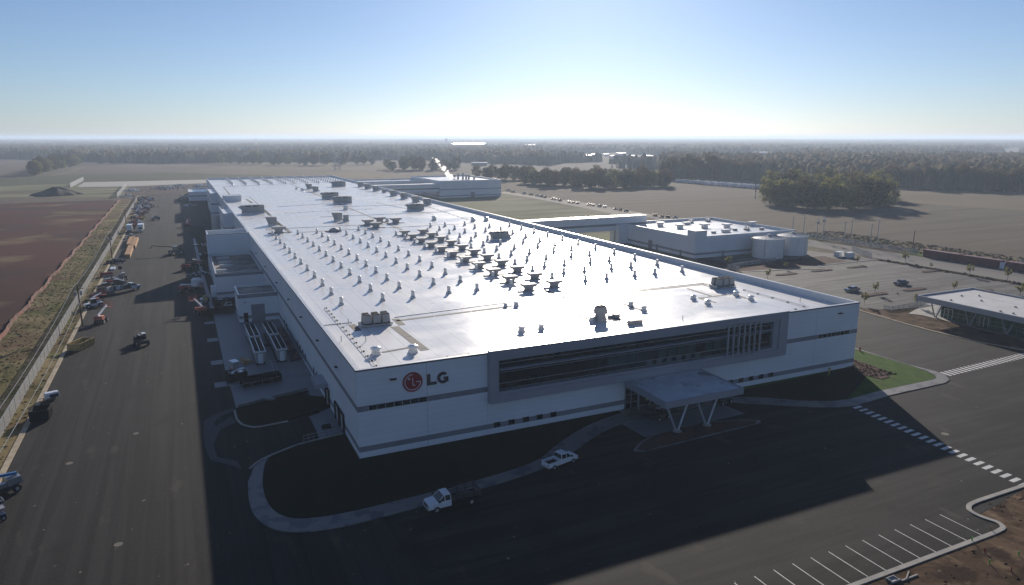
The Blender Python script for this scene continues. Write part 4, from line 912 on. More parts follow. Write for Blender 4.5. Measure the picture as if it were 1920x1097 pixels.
car('silver sedan parked nearer the factory beside a planted island', (155.6, 49.4), R(178), 'silver')
car('dark blue sedan parked farther right beside a planted island', (177.3, 49.9), R(178), 'navy')

def truck_cab(e, x0, x1, y, m, crew=.0, hood=1.5, z0=.55, zt=1.85, hz=1.15):
    """x0 rear of cab, x1 nose"""
    b = MB(); b.prof([(x0, z0), (x1, z0), (x1 + .06, z0 + .25), (x1 - .05, hz - .05), (x1 - .35, hz), (x1 - hood, hz + .1), (x0, hz + .12)], -y, y); b.build('body', M[m], e, bevel=.05)
    xr = x1 - hood; b = MB(); L = xr - x0
    b.add([(x0 + .02, -y + .03, hz + .1), (xr + .1, -y + .03, hz + .1), (xr + .1, y - .03, hz + .1), (x0 + .02, y - .03, hz + .1), (x0 + .12, -y + .2, zt), (xr - .65, -y + .2, zt), (xr - .65, y - .2, zt), (x0 + .12, y - .2, zt)], [(0, 3, 2, 1), (4, 5, 6, 7), (0, 1, 5, 4), (1, 2, 6, 5), (2, 3, 7, 6), (3, 0, 4, 7)])
    g_ = b.build('windows', M['glass'], e)
    b = MB(); b.box(x0 + .1, xr - .6, -y + .17, y - .17, zt - .02, zt + .07)
    for sx in (-1, 1):
        yy = sx * (y - .05); yt = sx * (y - .19)
        for a, a2 in ((x0 + .06, x0 + .14), (x0 + L * .52, x0 + L * .52)): b.tube((a, yy, hz + .1), (a2, yt, zt), .055, n=5)
        b.tube((xr + .1, yy, hz + .1), (xr - .62, yt, zt), .05, n=5)
    b.build('roof', M[m], e)
    m_ = MB(); m_.box(x1 - .02, x1 + .13, -y + .05, y - .05, z0 - .02, z0 + .2); m_.build('bumper', M['steel'], e)
    m_ = MB(); m_.box(x1 + .02, x1 + .075, -.5, .5, z0 + .27, z0 + .5); m_.build('grille', M['black'], e)
    for s in (-1, 1):
        MB().box(x1 + .01, x1 + .07, s*(y - .22) - .15, s*(y - .22) + .15, z0 + .28, z0 + .48).build('headlight', M['mullion'], e)
        MB().box(xr - .1, xr + .1, s*(y + .04) - .0, s*(y + .04) + s*.22 if s > 0 else s*(y + .04) + .0, hz + .12, hz + .34).build('mirror', M['black'], e) if s > 0 else MB().box(xr - .1, xr + .1, -y - .26, -y - .04, hz + .12, hz + .34).build('mirror', M['black'], e)
# pickup truck
P = empty('pickup_truck'); tag(P, 'white pickup truck with open bed parked half on the front sidewalk', 'truck')
truck_cab(P, -.5, 2.9, .97, 'white', hood=1.35, z0=.5, zt=1.88, hz=1.15)
b = MB(); b.box(-2.95, -.5, -.97, -.84, .5, 1.2); b.box(-2.95, -.5, .84, .97, .5, 1.2); b.box(-3.02, -2.92, -.97, .97, .5, 1.2); b.box(-2.9, -.5, -.84, .84, .5, .72); b.build('bed', M['white'], P, bevel=.02)
MB().box(-2.9, -.56, -.83, .83, .73, .76).build('bed_liner', M['black'], P); MB().box(-3.12, -3.0, -.9, .9, .45, .65).build('bumper', M['steel'], P)
for s in (-1, 1): MB().box(-3.05, -3.015, s*.87 - .07, s*.87 + .07, .8, 1.08).build('tail_light', M['red'], P)
MB().box(-2.6, -1.2, -.7, -.4, .76, .95).build('cargo', M['unitdark'], P)
wheels(P, (-1.9, 1.95), .87, .39)
a, b_ = Vector(G(1017, 884)), Vector(G(1077, 862)); d = b_ - a
P.location = (a.x + d.x*.5 + .25, a.y + d.y*.5 + .15, .03); P.rotation_euler = (0, 0, math.atan2(d.y, d.x)); P.scale = (.88, .88, .92)
# stake bed truck
Tk = empty('stake_truck'); tag(Tk, 'white cab truck with dark slatted stake bed parked at the front kerb', 'truck')
truck_cab(Tk, .4, 3.3, .98, 'white', hood=1.3, z0=.55, zt=2.0, hz=1.25)
b = MB(); b.box(-3.4, .25, -1.12, 1.12, .85, 1.0); b.build('deck', M['black'], Tk)
b = MB()
for y in (-1.1, 1.1):
    for z in (1.2, 1.45, 1.7): b.box(-3.4, .2, y - .03, y + .03, z, z + .12)
    for x in (-3.3, -2.2, -1.1, .1): b.box(x - .05, x + .05, y - .05, y + .05, 1.0, 1.9)
for z in (1.2, 1.45, 1.7): b.box(-3.43, -3.37, -1.1, 1.1, z, z + .12); b.box(.2, .26, -1.1, 1.1, z, z + .12)
b.build('stake_rail', M['unitdark'], Tk); b = MB(); b.box(-2.6, -.8, -.8, .8, 1.0, 1.35, 0, .2, .2); b.build('load', M['unitdark'], Tk)
MB().box(-3.3, .4, -.4, .4, .55, .85).build('chassis', M['black'], Tk); wheels(Tk, (-2.2, 2.3), .88, .42)
a, b_ = Vector(G(888, 938)), Vector(G(806, 958)); d = b_ - a; Tk.location = (a.x + d.x*.5, a.y + d.y*.5, .03); Tk.rotation_euler = (0, 0, math.atan2(d.y, d.x))

def boxtruck(label, loc, rz, L=6.5, cab=True, group=None):
    e = empty('box_truck', (*loc, .02), rz); tag(e, label, 'truck')
    MB().box(-L/2 - 1, L/2 - 1, -1.2, 1.2, .95, 3.5).build('cargo_box', M['white'], e, bevel=.04); MB().box(-L/2 - 1, L/2 + 1, -.5, .5, .6, .93).build('chassis', M['black'], e)
    if cab: truck_cab(e, L/2 - .9, L/2 + 2.0, 1.05, 'white', hood=1.2, z0=.6, zt=2.4, hz=1.4); wheels(e, (-L/2 + .6, L/2 + 1.1), .98, .45)
    else: wheels(e, (-L/2 + .6, -L/2 + 1.7), 1.0, .45)
    return e
x, y = G(264, 436); boxtruck('white box truck facing the camera on the yard road', (x, y + 4.5), R(-92))
x, y = G(243.5, 437); boxtruck('white box trailer against the fence beside the box truck', (x - .3, y + 4), R(-90), 5.5, cab=False)

def telehandler(label, loc, rz, m='navy', up=.35, L=6.0, boomm=None, cat='telehandler'):
    e = empty('telehandler', (*loc, .02), rz); tag(e, label, cat)
    MB().box(-2.2, 2.2, -.75, .75, .55, 1.25).build('chassis', M[m], e, bevel=.04); b = MB(); b.box(-.6, .9, .2, .95, 1.25, 2.4, 0, .15, .1); b.build('cab', M['glass'], e); MB().box(-.5, .8, .22, .93, 2.4, 2.48).build('cab_roof', M['white'], e)
    MB().box(-2.1, -.2, -.95, -.25, 1.0, 1.7).build('engine_cover', M[m], e)
    b = MB(); p = Vector((-1.9, -.05, 1.8)); q = p + Vector((math.cos(up), 0, math.sin(up))) * L; b.tube(p, q, .2, .15, n=4); b.build('boom', M[boomm or 'white'], e)
    f = MB(); f.box(q.x, q.x + .1, -.6, .5, q.z - .7, q.z + .2); f.box(q.x + .1, q.x + 1.1, -.5, -.38, q.z - .7, q.z - .62); f.box(q.x + .1, q.x + 1.1, .28, .4, q.z - .7, q.z - .62); f.build('fork', M['black'], e)
    wheels(e, (-1.5, 1.5), .98, .6, .4); return e
def boomlift(label, loc, rz, m='orange', up=.1, L=5.5, boomm=None, cat='boom lift'):
    e = empty('boom_lift', (*loc, .02), rz); tag(e, label, cat)
    MB().box(-1.6, 1.6, -.7, .7, .5, 1.0).build('chassis', M['unitdark'], e)
    MB().box(-1.9, -.2, -1.0, 1.0, 1.05, 1.95, 0, .1, .1).build('turret', M[m], e, bevel=.05); MB().box(-.2, 1.2, .35, .95, 1.05, 1.6).build('engine_cover', M[m], e)
    b = MB(); p = Vector((-1.6, 0, 2.15)); q = p + Vector((math.cos(up), 0, math.sin(up))) * L; b.tube(p, q, .24, .2, n=4); b.build('boom', M[boomm or 'white'], e)
    b = MB(); c = q + Vector((.9, 0, -.6))
    for z in (0, .55, 1.1):
        for s in (-1, 1): b.tube((c.x - .45, s*.9, c.z + z), (c.x + .45, s*.9, c.z + z), .04, n=4); b.tube((c.x + s*.45, -.9, c.z + z), (c.x + s*.45, .9, c.z + z), .04, n=4)
    for sx in (-1, 1):
        for s in (-1, 1): b.tube((c.x + sx*.45, s*.9, c.z), (c.x + sx*.45, s*.9, c.z + 1.1), .04, n=4)
    b.box(c.x - .45, c.x + .45, -.9, .9, c.z - .05, c.z); b.build('basket', M[m], e); wheels(e, (-1.15, 1.15), .9, .48, .36); return e
def scissor(label, loc, rz, m='white'):
    e = empty('scissor_lift', (*loc, .02), rz); tag(e, label, 'lift')
    MB().box(-1.3, 1.3, -.6, .6, .3, .8).build('base', M[m], e, bevel=.03); b = MB()
    for k in range(3):
        z = .85 + k*.2; b.tube((-1.1, -.5, z), (1.1, -.5, z + .18), .05, n=4); b.tube((-1.1, .5, z + .18), (1.1, .5, z), .05, n=4)
    b.build('scissor_arm', M['unitdark'], e); b = MB(); b.box(-1.3, 1.3, -.6, .6, 1.45, 1.55)
    for s in (-1, 1):
        b.tube((-1.3, s*.6, 2.5), (1.3, s*.6, 2.5), .04, n=4); b.tube((-1.3, s*.6, 2.0), (1.3, s*.6, 2.0), .03, n=4); b.tube((s*1.3, -.6, 2.5), (s*1.3, .6, 2.5), .04, n=4)
        for x in (-1.3, 0, 1.3): b.tube((x, s*.6, 1.5), (x, s*.6, 2.5), .04, n=4)
    b.build('platform', M['steel'], e); wheels(e, (-1, 1), .55, .3, .2); return e
def dumpster(label, loc, rz, m, L=6.0, W=2.4, H=1.7, name='dumpster', cat='dumpster', fill=None, ribs=8):
    e = empty(name, (*loc, .02), rz); tag(e, label, cat); b = MB()
    for s in (-1, 1):
        b.box(-L/2, L/2, s*W/2 - .05, s*W/2 + .05, .15, H); b.box(s*(L/2 - .05) - .05, s*(L/2 - .05) + .05, -W/2 + .051, W/2 - .051, .15, H)
    b.box(-L/2 + .051, L/2 - .051, -W/2 + .051, W/2 - .051, .15, .3); b.build('shell', M[m], e)
    b = MB()
    for k in range(ribs): x = -L/2 + .15 + k*(L - .3)/(ribs - 1); b.box(x - .07, x + .07, -W/2 - .16, -W/2 - .052, .2, H - .05); b.box(x - .07, x + .07, W/2 + .052, W/2 + .16, .2, H - .05)
    for s in (-1, 1): b.box(-L/2, L/2, s*(W/2) + (-.17 if s < 0 else .052), s*(W/2) + (-.052 if s < 0 else .17), H - .12, H + .03)
    b.build('rib', M[m], e)
    if fill: 
        f = MB()
        for k in range(26): f.obox((random.uniform(-L/2 + .5, L/2 - .5), random.uniform(-W/2 + .35, W/2 - .35)), random.uniform(.4, 1.4), random.uniform(.2, .6), H*.6, H*random.uniform(.75, 1.15), random.uniform(0, 3), random.randrange(3))
        f.build('debris', [M['white'], M['unitdark'], M['unit']], e)
    return e
def pile(name, label, cat, loc, L, W, H, mats, n, rz=0, smax=1.5, long=False):
    b = MB()
    for k in range(n):
        x = random.gauss(0, L/4.5); y = random.gauss(0, W/4.5); hh = H * max(.15, 1 - (abs(x)/L*1.3 + abs(y)/W*1.0))
        s = random.uniform(.3, smax); z = random.uniform(0, hh); b.obox((x, y), s * (1.8 if long else 1), s*random.uniform(.2, .7), 0 if z < .4 else z*.4, z + .15, random.uniform(-.5, .5) if long else random.uniform(0, 3), random.randrange(len(mats)))
    o = b.build(name, mats); o.location = (*loc, .02); o.rotation_euler = (0, 0, rz); return tag(o, label, cat)

x, y = G(18, 925); boomlift('blue boom lift with grey counterweight at the left picture edge', (x - .6, y + .3), R(208), m='silver', boomm='blue', up=.14, L=6.5)
x, y = G(5, 976); scissor('dark blue machine just below the blue boom lift at the left edge', (x - 1.0, y), R(25), m='navy')
x, y = G(76, 790); dumpster('black open trailer box parked on the kerb by the fence', (x, y + 1.2), R(88), 'black', L=3.0, W=2.4, H=1.8, name='trailer_box', cat='trailer')
x, y = G(97, 750); e = empty('portable_generator', (x, y + .4, .02), R(20)); tag(e, 'small white generator trailer at the kerb above the black trailer', 'generator')
MB().box(-1.1, 1.1, -.6, .6, .4, 1.3, 0, .1, .1).build('case', M['white'], e, bevel=.05); MB().box(-1.9, -1.1, -.06, .06, .4, .5).build('drawbar', M['steel'], e); MB().box(-.4, .9, -.62, -.6, .5, 1.0).build('panel', M['unitdark'], e); wheels(e, (.1,), .65, .32, .2)
x, y = G(154, 655); dumpster('yellow ribbed open dumpster by the kerb', (x - .2, y + 1.2), R(62), 'yellow', L=5.4, W=2.4, H=1.6)
x, y = G(190, 606); boomlift('orange boom lift with white boom near the nearest power pole', (x, y + .6), R(75), up=.2, L=6, m='orange')
x, y = G(265, 647); telehandler('small dark utility cart with roof rack crossing the open yard road', (x, y + .6), R(-75), m='unitdark', up=.02, L=2.2, boomm='steel', cat='utility cart')
x, y = G(175, 578); e = telehandler('white and black loader with a lime green object beside it', (x, y + 1.0), R(205), m='white', up=.1, L=3.5, boomm='unitdark', cat='loader')
x, y = G(164.5, 574); o = MB().cyl(0, 0, 0, .9, .65, .45, n=12).build('fuel_drum', M['green'], None); o.location = (x, y, .02); tag(o, 'lime green drum beside the white loader', 'drum')
x, y = G(200, 519); dumpster('red topped cart against the kerb right of the far fence post', (x, y + .6), R(5), 'red', L=3.6, W=1.4, H=1.2, name='material_cart', cat='cart', ribs=4)
x, y = G(228, 528); telehandler('blue and white forklift above the loaded flatbed', (x, y + 2), R(250), m='navy', up=.9, L=3.2)
x, y = G(238, 548)
e = empty('flatbed_truck', (x - 1.4, y + 0.5, .02), R(38)); tag(e, 'flatbed truck loaded with rails and crates in the left yard', 'truck')
truck_cab(e, 2.6, 5.6, 1.0, 'white', hood=1.4, z0=.6, zt=2.2, hz=1.35); MB().box(-6, 2.5, -1.2, 1.2, .9, 1.1).build('deck', M['unitdark'], e); wheels(e, (-4.5, -3.3, 4.6), .95, .48)
b = MB()
for k in range(40): b.obox((random.uniform(-5.7, 2), random.uniform(-1, 1)), random.uniform(.6, 2.4), random.uniform(.15, .5), 1.1, 1.1 + random.uniform(.3, 1.3), random.uniform(-.2, .2), random.randrange(4))
b.build('load', [M['steel'], M['dkgreen'], M['white'], M['unitdark']], e); MB().box(-6.1, -5.9, -1.25, 1.25, .9, 2.5).build('headboard', M['dkgreen'], e)
x, y = G(197, 548); telehandler('yellow roller machine between the kerb and the loaded flatbed', (x, y + 1), R(20), m='yellow', up=-.1, L=2.6, boomm='black', cat='roller')
x, y = G(184, 556); pile('scrap_heap', 'red and dark scrap beside the fence behind the white loader', 'scrap', (x, y), 3.5, 2.5, 1.4, [M['red'], M['unitdark'], M['black']], 24)
x, y = G(212, 505); o = MB().box(-.7, .7, -2.2, 2.2, 0, .5); o = o.build('panel_stack', M['white']); o.location = (x, y, .02); tag(o, 'white stack of panels on the road by the kerb', 'panels')
x, y = G(217, 492); pile('metal_scrap', 'dark heap of metal parts at the foot of the second pole', 'scrap', (x, y), 5.5, 9, 1.6, [M['unitdark'], M['steel'], M['black'], M['navy']], 50, R(-35), long=True)
def lumber(label, loc, rz, L=14):
    e = empty('lumber_stack', (*loc, .02), rz); tag(e, label, 'lumber', 'lumber stacks in the yard')
    for k in range(3): MB().box(-.95, .95, -L/2 + k*(L/3), -L/2 + (k+1)*(L/3) - .12, .15, 1.45).build('bundle', M['wood'], e)
    b = MB()
    for k in range(7): b.box(-1, 1, -L/2 + .5 + k*(L - 1)/6 - .08, -L/2 + .5 + k*(L - 1)/6 + .08, 0, .15)
    for k in range(5): b.box(-.96 + .4*k + .1, -.96 + .4*k + .24, -L/2 - .003, L/2 - .12, 1.45, 1.5)
    b.build('bearer', M['wood'], e); return e
(x0, y0), (x1, y1) = G(240, 484), G(245.5, 466); lumber('nearest orange lumber stack in the left yard', ((x0+x1)/2, (y0+y1)/2), 0, abs(y1-y0) + 1)
(x0, y0), (x1, y1) = G(242, 464), G(248.5, 449.5); lumber('lumber stack behind the nearest one on the kerb side', ((x0+x1)/2, (y0+y1)/2), 0, abs(y1-y0))
(x0, y0), (x1, y1) = G(250, 467), G(255, 450.5); lumber('lumber stack on the road side of the pair', ((x0+x1)/2, (y0+y1)/2), 0, abs(y1-y0))
x, y = G(246, 446); pile('crate_pile', 'tan crates and tarps behind the lumber stacks', 'crates', (x, y), 5, 7, 2.6, [M['wood'], M['ventw'], M['unitdark'], M['concrete']], 44)
items = [(251, 424, 4, 7, 3, ['orange', 'red', 'unitdark'], 'orange stacked machine parts behind the white trailer'), (259, 421, 4, 5, 2.6, ['black', 'white', 'navy'], 'dark covered load behind the box truck'), (248, 417, 2.5, 12, 1.6, ['ventw', 'steel'], 'pale bundle of pipes along the far kerb'),
         (256, 409, 6, 12, 1.8, ['wood', 'mulch', 'unitdark'], 'brown crates spread along the far kerb'), (265, 410, 2, 12, 2.0, ['wood', 'yellow'], 'yellow brown timber bundle beside the brown crates'), (260, 400, 6, 9, 2.6, ['white', 'navy', 'orange'], 'white and blue wrapped goods by the far fence'),
         (272, 399, 3, 8, 2.2, ['orange', 'concrete'], 'orange lift parts right of the wrapped goods'), (262, 391, 7, 12, 3.2, ['white', 'black', 'steel'], 'white topped gear by the far fence'), (277, 389, 7, 14, 3, ['dkgreen', 'unitdark', 'steel'], 'dark green machinery row near the far end'),
         (285, 388, 2.5, 6, 2.2, ['red'], 'small red machine at the edge of the far row'), (268, 382, 7, 12, 2.6, ['unit', 'dkgreen', 'white'], 'grey and green bins near the far end'), (270, 374, 9, 16, 2.6, ['dkgreen', 'navy', 'red'], 'mixed machinery at the far end of the row'), (281, 376, 4, 12, 3, ['unitdark', 'white'], 'dark machine at the far right end of the row'),
         (236, 369, 9, 22, 2.0, ['rubble', 'white', 'steel'], 'pale rubble heaps beside the far fence end'), (248, 358, 12, 26, 2.0, ['white', 'concrete'], 'white debris on the bare earth beyond the road'), (312, 354, 26, 40, 2.4, ['white', 'steel', 'unitdark', 'concrete'], 'scattered building material on the bare earth'), (334, 350, 16, 30, 2.6, ['white', 'steel', 'concrete'], 'white building material near the factory corner'), (375, 350, 14, 20, 2.4, ['white', 'steel'], 'row of white bundles beside the far corner of the factory'),
         (342, 376, 6, 20, 3.0, ['dkgreen', 'unitdark', 'unit'], 'dark machinery beside the low plant building'), (352, 370, 5, 8, 3.4, ['wood', 'white', 'concrete'], 'tan stacked goods beside the low plant building'), (355, 386, 6, 8, 1.4, ['white', 'unit'], 'pale pipes in the shade near the low building')]
for px, py, L, W, H, ms, lab in items:
    x, y = G(px, py); pile('material_pile' if H < 3 else 'machine_cluster', lab, 'materials', (x, y), L * (1.25 if L < 12 else 1), W * 1.15, H * 1.15, [M[k] for k in ms], 70 if L < 12 else 150, smax=2.1 if L < 12 else 2.6)
ex_ = [(246, 430, 'b', 'orange', 'orange lift squeezed between the fence and the box trailer'), (266, 404, 'b', 'red', 'red boom lift among the brown crates'), (274, 394, 't', 'navy', 'blue handler in the far machine row'), (258, 395, 's', 'white', 'white platform lift by the far fence'), (276, 384, 'b', 'orange', 'orange boom lift near the far end of the row'), (266, 379, 't', 'dkgreen', 'green handler beside the far fence end'), (259, 412, 't', 'orange', 'orange handler behind the yellow timber bundle'), (205, 531, 's', 'red', 'red platform lift between the cart and the roller'), (222, 538, 't', 'unitdark', 'dark handler in front of the forklift'), (183, 570, 'b', 'red', 'red lift behind the white loader'), (270, 388, 's', 'orange', 'orange platform lift in the far machine row')]
for k_, (px, py, kd, mm, lab) in enumerate(ex_):
    x, y = G(px, py); f_ = {'b': boomlift, 't': telehandler}.get(kd)
    if f_: f_(lab, (x, y), R(60 + 47*k_ % 140), m=mm, up=.12 + .1*(k_ % 3), L=3.6)
    else: scissor(lab, (x, y), R(30*k_), m=mm)
x, y = G(293, 412.5); telehandler('lone small dark vehicle on the far open road', (x, y + 1), R(170), m='dkgreen', up=.0, L=2.5, cat='utility vehicle')
x, y = G(331, 477); e = telehandler('large dark crane handler with long level boom on the road', (x, y + 1.5), R(175), m='dkgreen', up=.12, L=8.5, boomm='unitdark', cat='telehandler'); e.scale = (1.25, 1.25, 1.25)
x, y = G(352, 507); boomlift('red boom lift in the shade beside the long shadow', (x, y + 1), R(20), m='red', up=.05, L=4.5, boomm='unitdark')
x, y = G(368, 500); telehandler('dark machine with green tarp behind the shaded red lift', (x, y + 1.5), R(160), m='dkgreen', up=.2, L=3, cat='machine')
x, y = G(370, 540); e = empty('round_tank', (x, y + 1.2, .02), R(5)); tag(e, 'pale round ended tank standing in the shade', 'tank'); b = MB()
b.cyl(0, 0, .5, 2.4, 1.55, n=20); b.cyl(0, 0, 2.4, 2.75, 1.55, 1.0, n=20); b.cyl(0, 0, .2, .5, 1.1, 1.55, n=20); b.build('shell', M['ventw'], e); MB().cyl(0, 0, 2.75, 2.95, .35, n=10).build('hatch', M['unit'], e); MB().box(-1, 1, -1, 1, 0, .2).build('skid', M['unitdark'], e)
x, y = G(349, 549); boomlift('red lift with long grey folded boom in the shade', (x, y + 1), R(-38), m='red', up=.05, L=6, boomm='ventw')
x, y = G(376, 590); boomlift('orange boom lift with pale boom in the shade by the path', (x, y + 1), R(110), m='orange', up=.25, L=5, boomm='ventw')
x, y = G(371, 566); pile('equipment_heap', 'white and yellow gear behind the shaded boom lift', 'equipment', (x + 2, y), 3.5, 5, 1.7, [M['white'], M['yellow'], M['unitdark']], 26)
x, y = G(377, 514); pile('pallet_heap', 'dark pallets beside the shaded path', 'pallets', (x, y), 6, 4, 1.0, [M['unitdark'], M['unit'], M['white']], 30)
x, y = G(375, 462); pile('pallet_heap', 'white bundles beside the tall wing in the shade', 'pallets', (x, y + 4), 5, 8, 1.2, [M['white'], M['unitdark'], M['steel']], 26)
x, y = G(385, 478); pile('pallet_heap', 'pallets at the corner of the lower wing', 'pallets', (x - .6, y), 3, 8, 1.2, [M['unit'], M['unitdark'], M['white']], 22)
x, y = G(352, 425); boomlift('red lift standing in the far shade', (x, y), R(80), m='red', up=.3, L=3.5)
dumpster('full dumpster of white scrap against the small lower wing', (-11.6, 108.5), R(8), 'unitdark', L=5, W=2.2, H=1.6, fill=True, ribs=6)
dumpster('dark dumpster with pale bags beside the small lower wing', (-11.0, 99.6), R(90), 'black', L=4.4, W=2.4, H=2.0, fill=True, ribs=6)
dumpster('long dark container across the equipment slab, back edge', (-14.0, 98.2), R(4), 'black', L=6.5, W=1.6, H=1.3, name='open_container', cat='container', ribs=7)
dumpster('dark container with scrap at the near left of the slab', (-13.0, 42.6), R(9), 'black', L=3.4, W=2.6, H=1.6, name='open_container', cat='container', fill=True, ribs=5)
dumpster('long black container closing the near end of the slab', (-9.1, 38.8), R(9), 'black', L=7.0, W=2.0, H=1.4, name='open_container', cat='container', ribs=8)
tb = empty('wrapped_pallet', (-12.9, 49.4, .1), .3); tag(tb, 'pallet of brown boxes with white top on the slab', 'pallet'); MB().box(-.6, .6, -.9, .9, .15, 1.5).build('boxes', M['unit'], tb); MB().box(-.65, .65, -.95, .95, 1.5, 1.6).build('cover', M['white'], tb); MB().box(-.65, .65, -.95, .95, 0, .15).build('pallet', M['wood'], tb)
tl = empty('timber_pile', (-10.9, 52.4, .1), .2); tag(tl, 'yellow tarp and tan timber pile on the equipment slab', 'timber'); MB().box(-.4, .4, -1.4, 1.4, 0, .8, 0, .1, .1).build('timber', M['wood'], tl); MB().box(.4, 1.5, -.9, .9, 0, .45, 0, .1, .1).build('tarp', M['yellow'], tl)
sc = empty('trench_drain', (0, 0, 0)); tag(sc, 'pair of steel pipes crossing the slab toward the near container', 'pipe'); b = MB(); b.tube((-5.9, 52, .16), (-6.2, 40.4, .16), .08); b.tube((-5.3, 52, .16), (-5.6, 40.4, .16), .08); b.build('pipe', M['steel'], sc)
# four chillers
ch = empty('chiller')
MB().box(-.95, .95, -5.6, 5.6, 0, .35).build('skid', M['unitdark'], ch); MB().box(-.9, .9, -5.5, 5.5, .35, 2.3, 0, -.15, 0).build('case', M['unit'], ch)
MB().box(-1.15, 1.15, -5.8, 5.8, 2.3, 2.55).build('top_frame', M['white'], ch)
b = MB()
for s in (-1, 1):
    for k in range(9): b.box(s*.54 - .46, s*.54 + .46, -5.6 + k*1.25, -5.6 + k*1.25 + 1.15, 2.552, 2.6)
b.build('fan_grille', M['black'], ch); MB().box(-.5, .5, -5.9, -5.62, .3, 2.1).build('control_panel', M['white'], ch)
for i, (x, y) in enumerate(((-8.0, 67.3), (-4.2, 67.3), (-8.1, 55.0), (-4.0, 55.0))):
    place(ch, used, (x + .1, y, .1), R(1 if i < 2 else 0), (.93, .93, 1.1), label='long black topped chiller on the shaded slab, %s' % ['back left', 'back right', 'front left', 'front right'][i], group='chillers on the equipment slab')
tag(ch, cat='chiller')
pr = empty('pipe_rack'); tag(pr, 'blue and red pipes between the chillers and the factory wall', 'pipework'); b = MB()
for k in range(5): b.tube((-2.1 + k*.38, 49, .5 + .1*(k % 2)), (-2.1 + k*.38, 76, .5 + .1*(k % 2)), .13)
b.build('pipe', M['brownred'], pr); b = MB()
for y in (61.3, 62.4): b.tube((-8, y, .6), (-.5, y, .6), .2)
for y in (50, 56, 62, 68, 74): b.box(-2.4, -.3, y - .08, y + .08, 0.1, .45)
b.build('cross_pipe', M['navy'], pr)
# dock bollards, bins by the near dock
for i, (x, y) in enumerate(((-2.8, 19.8), (-2.2, 12.8))):
    o = MB().box(-.7, .7, -.45, .45, 0, .5, 0, .1, .1).build('dock_ramp', M['black']); o.location = (x, y, .11); tag(o, ['black dock plate on the pad, farther', 'black dock plate on the pad, nearer'][i], 'dock plate')
b = MB(); 
for k in range(9):
    a = Vector((-0.2 - k*.75, 9.7 - k*.0 , 0)); b.tube((a.x, a.y - .1*k, .1), (a.x, a.y - .1*k, 1.1), .03, n=4)
b.tube((-.2, 9.7, 1.1), (-6.2, 8.9, 1.1), .03, n=4); b.tube((-.2, 9.7, .6), (-6.2, 8.9, .6), .03, n=4); tag(b.build('pipe_railing', M['steel']), 'thin pipe railing along the dry bed by the factory corner', 'railing')
b = MB(); b.tube((-14.2, 36.0, 1.0), (-.3, 39.8, 1.0), .035, n=4)
for k in range(9): t = k/8; b.tube((-14.2 + 13.9*t, 36 + 3.8*t, .1), (-14.2 + 13.9*t, 36 + 3.8*t, 1.0), .03, n=4)
tag(b.build('pipe_railing', M['steel']), 'thin railing along the ramp beside the black container', 'railing')
b = MB(); b.prism([(-11.8, 29.3), (-8.6, 30.4), (-2.0, 31.9), (-2.1, 31.5), (-8.5, 29.6), (-7.8, 28.6), (-8.4, 28.5), (-9.6, 29.2), (-13.8, 27.6), (-14.0, 28.0)], .1, .5); tag(b.build('retaining_wall', M['slab']), 'low grey retaining wall stepping down beside the ramp', 'wall')

# containers, boxes, construction machines along the field road
cont = empty('shipping_container'); b = MB(); b.box(-6.1, 6.1, -1.22, 1.22, .1, 2.7); b.build('shell', M['brownred'], cont)
b = MB()
for k in range(30): x = -6 + k*.413; b.box(x - .06, x + .06, -1.26, -1.222, .25, 2.6); b.box(x - .06, x + .06, 1.222, 1.26, .25, 2.6)
b.build('corrugation', M['brownred'], cont); b = MB(); b.box(-6.16, -6.102, -1.2, 1.2, .2, 2.6); b.build('door', M['brownred'], cont)
b = MB(); b.box(-6.22, 6.22, -1.3, 1.3, 2.62, 2.72); b.build('roof', M['brownred'], cont); tag(cont, cat='container')
for i, (x, y) in enumerate(((233.4, 75.4), (233.8, 60.9), (234.2, 46))):
    place(cont, used, (x, y, 0), R(92), (1.08, 1, 1), label='dark red shipping container on the field road, %s' % ['leftmost', 'middle', 'rightmost at the picture edge'][i], group='dark red shipping containers')
x, y = G(1876, 502); o = MB().box(-.8, .8, -.8, .8, 0, 2.2, 0, .05, .05).build('white_cabinet', M['white']); o.location = (233.5, 53.6, 0); tag(o, 'white cabinet between the middle and right containers', 'cabinet')
for i, (x, y) in enumerate(((203.2, 95.2), (205.3, 92.2))):
    o = MB().box(-1.5, 1.5, -1, 1, 0, 1.9, 0, .05, .05).build('transformer_box', M['ventw']); o.location = (x, y, 0); tag(o, ['pale utility cabinet by the lot corner, farther', 'pale utility cabinet by the lot corner, nearer'][i], 'cabinet')
gates = [(953, 358, 'white', 'white pickup at the left end of the field road row'), (962, 361, 'silver', 'silver car second in the field road row'), (983, 364, 'white', 'white car in the field road row left of the gap'), (996, 366, 'silver', 'grey car in the field road row'), (1008, 368, 'white', 'bright white truck in the field road row'), (1016, 369.5, 'navy', 'dark car beside the bright truck on the field road')]
def smallcar(name, px, py, m, label, grp, L=4.8, cat='car', rz=None, H=1.5):
    x, y = G(px, py); e = empty(name, (x, y, .04), R(100) if rz is None else rz); tag(e, label, cat, grp)
    MB().prof([(-L/2, .35), (L/2, .35), (L/2, .85), (L*.2, 1.0), (-L/2, 1.0)], -.9, .9).build('body', M[m], e); MB().obox((-.3, 0), L*.5, 1.6, 1.0, H, 0, 0, .4, .15).build('cabin', M['glass'], e)
    b = MB()
    for sx in (-1, 1):
        for s in (-1, 1): b.tube((sx*L*.3, s*.8, .33), (sx*L*.3, s*.98, .33), .33, n=8)
    b.build('wheel', M['rubber'], e); return e
for px, py, m, lab in gates: smallcar('parked_car', px, py, m, lab, 'cars beside the field road')
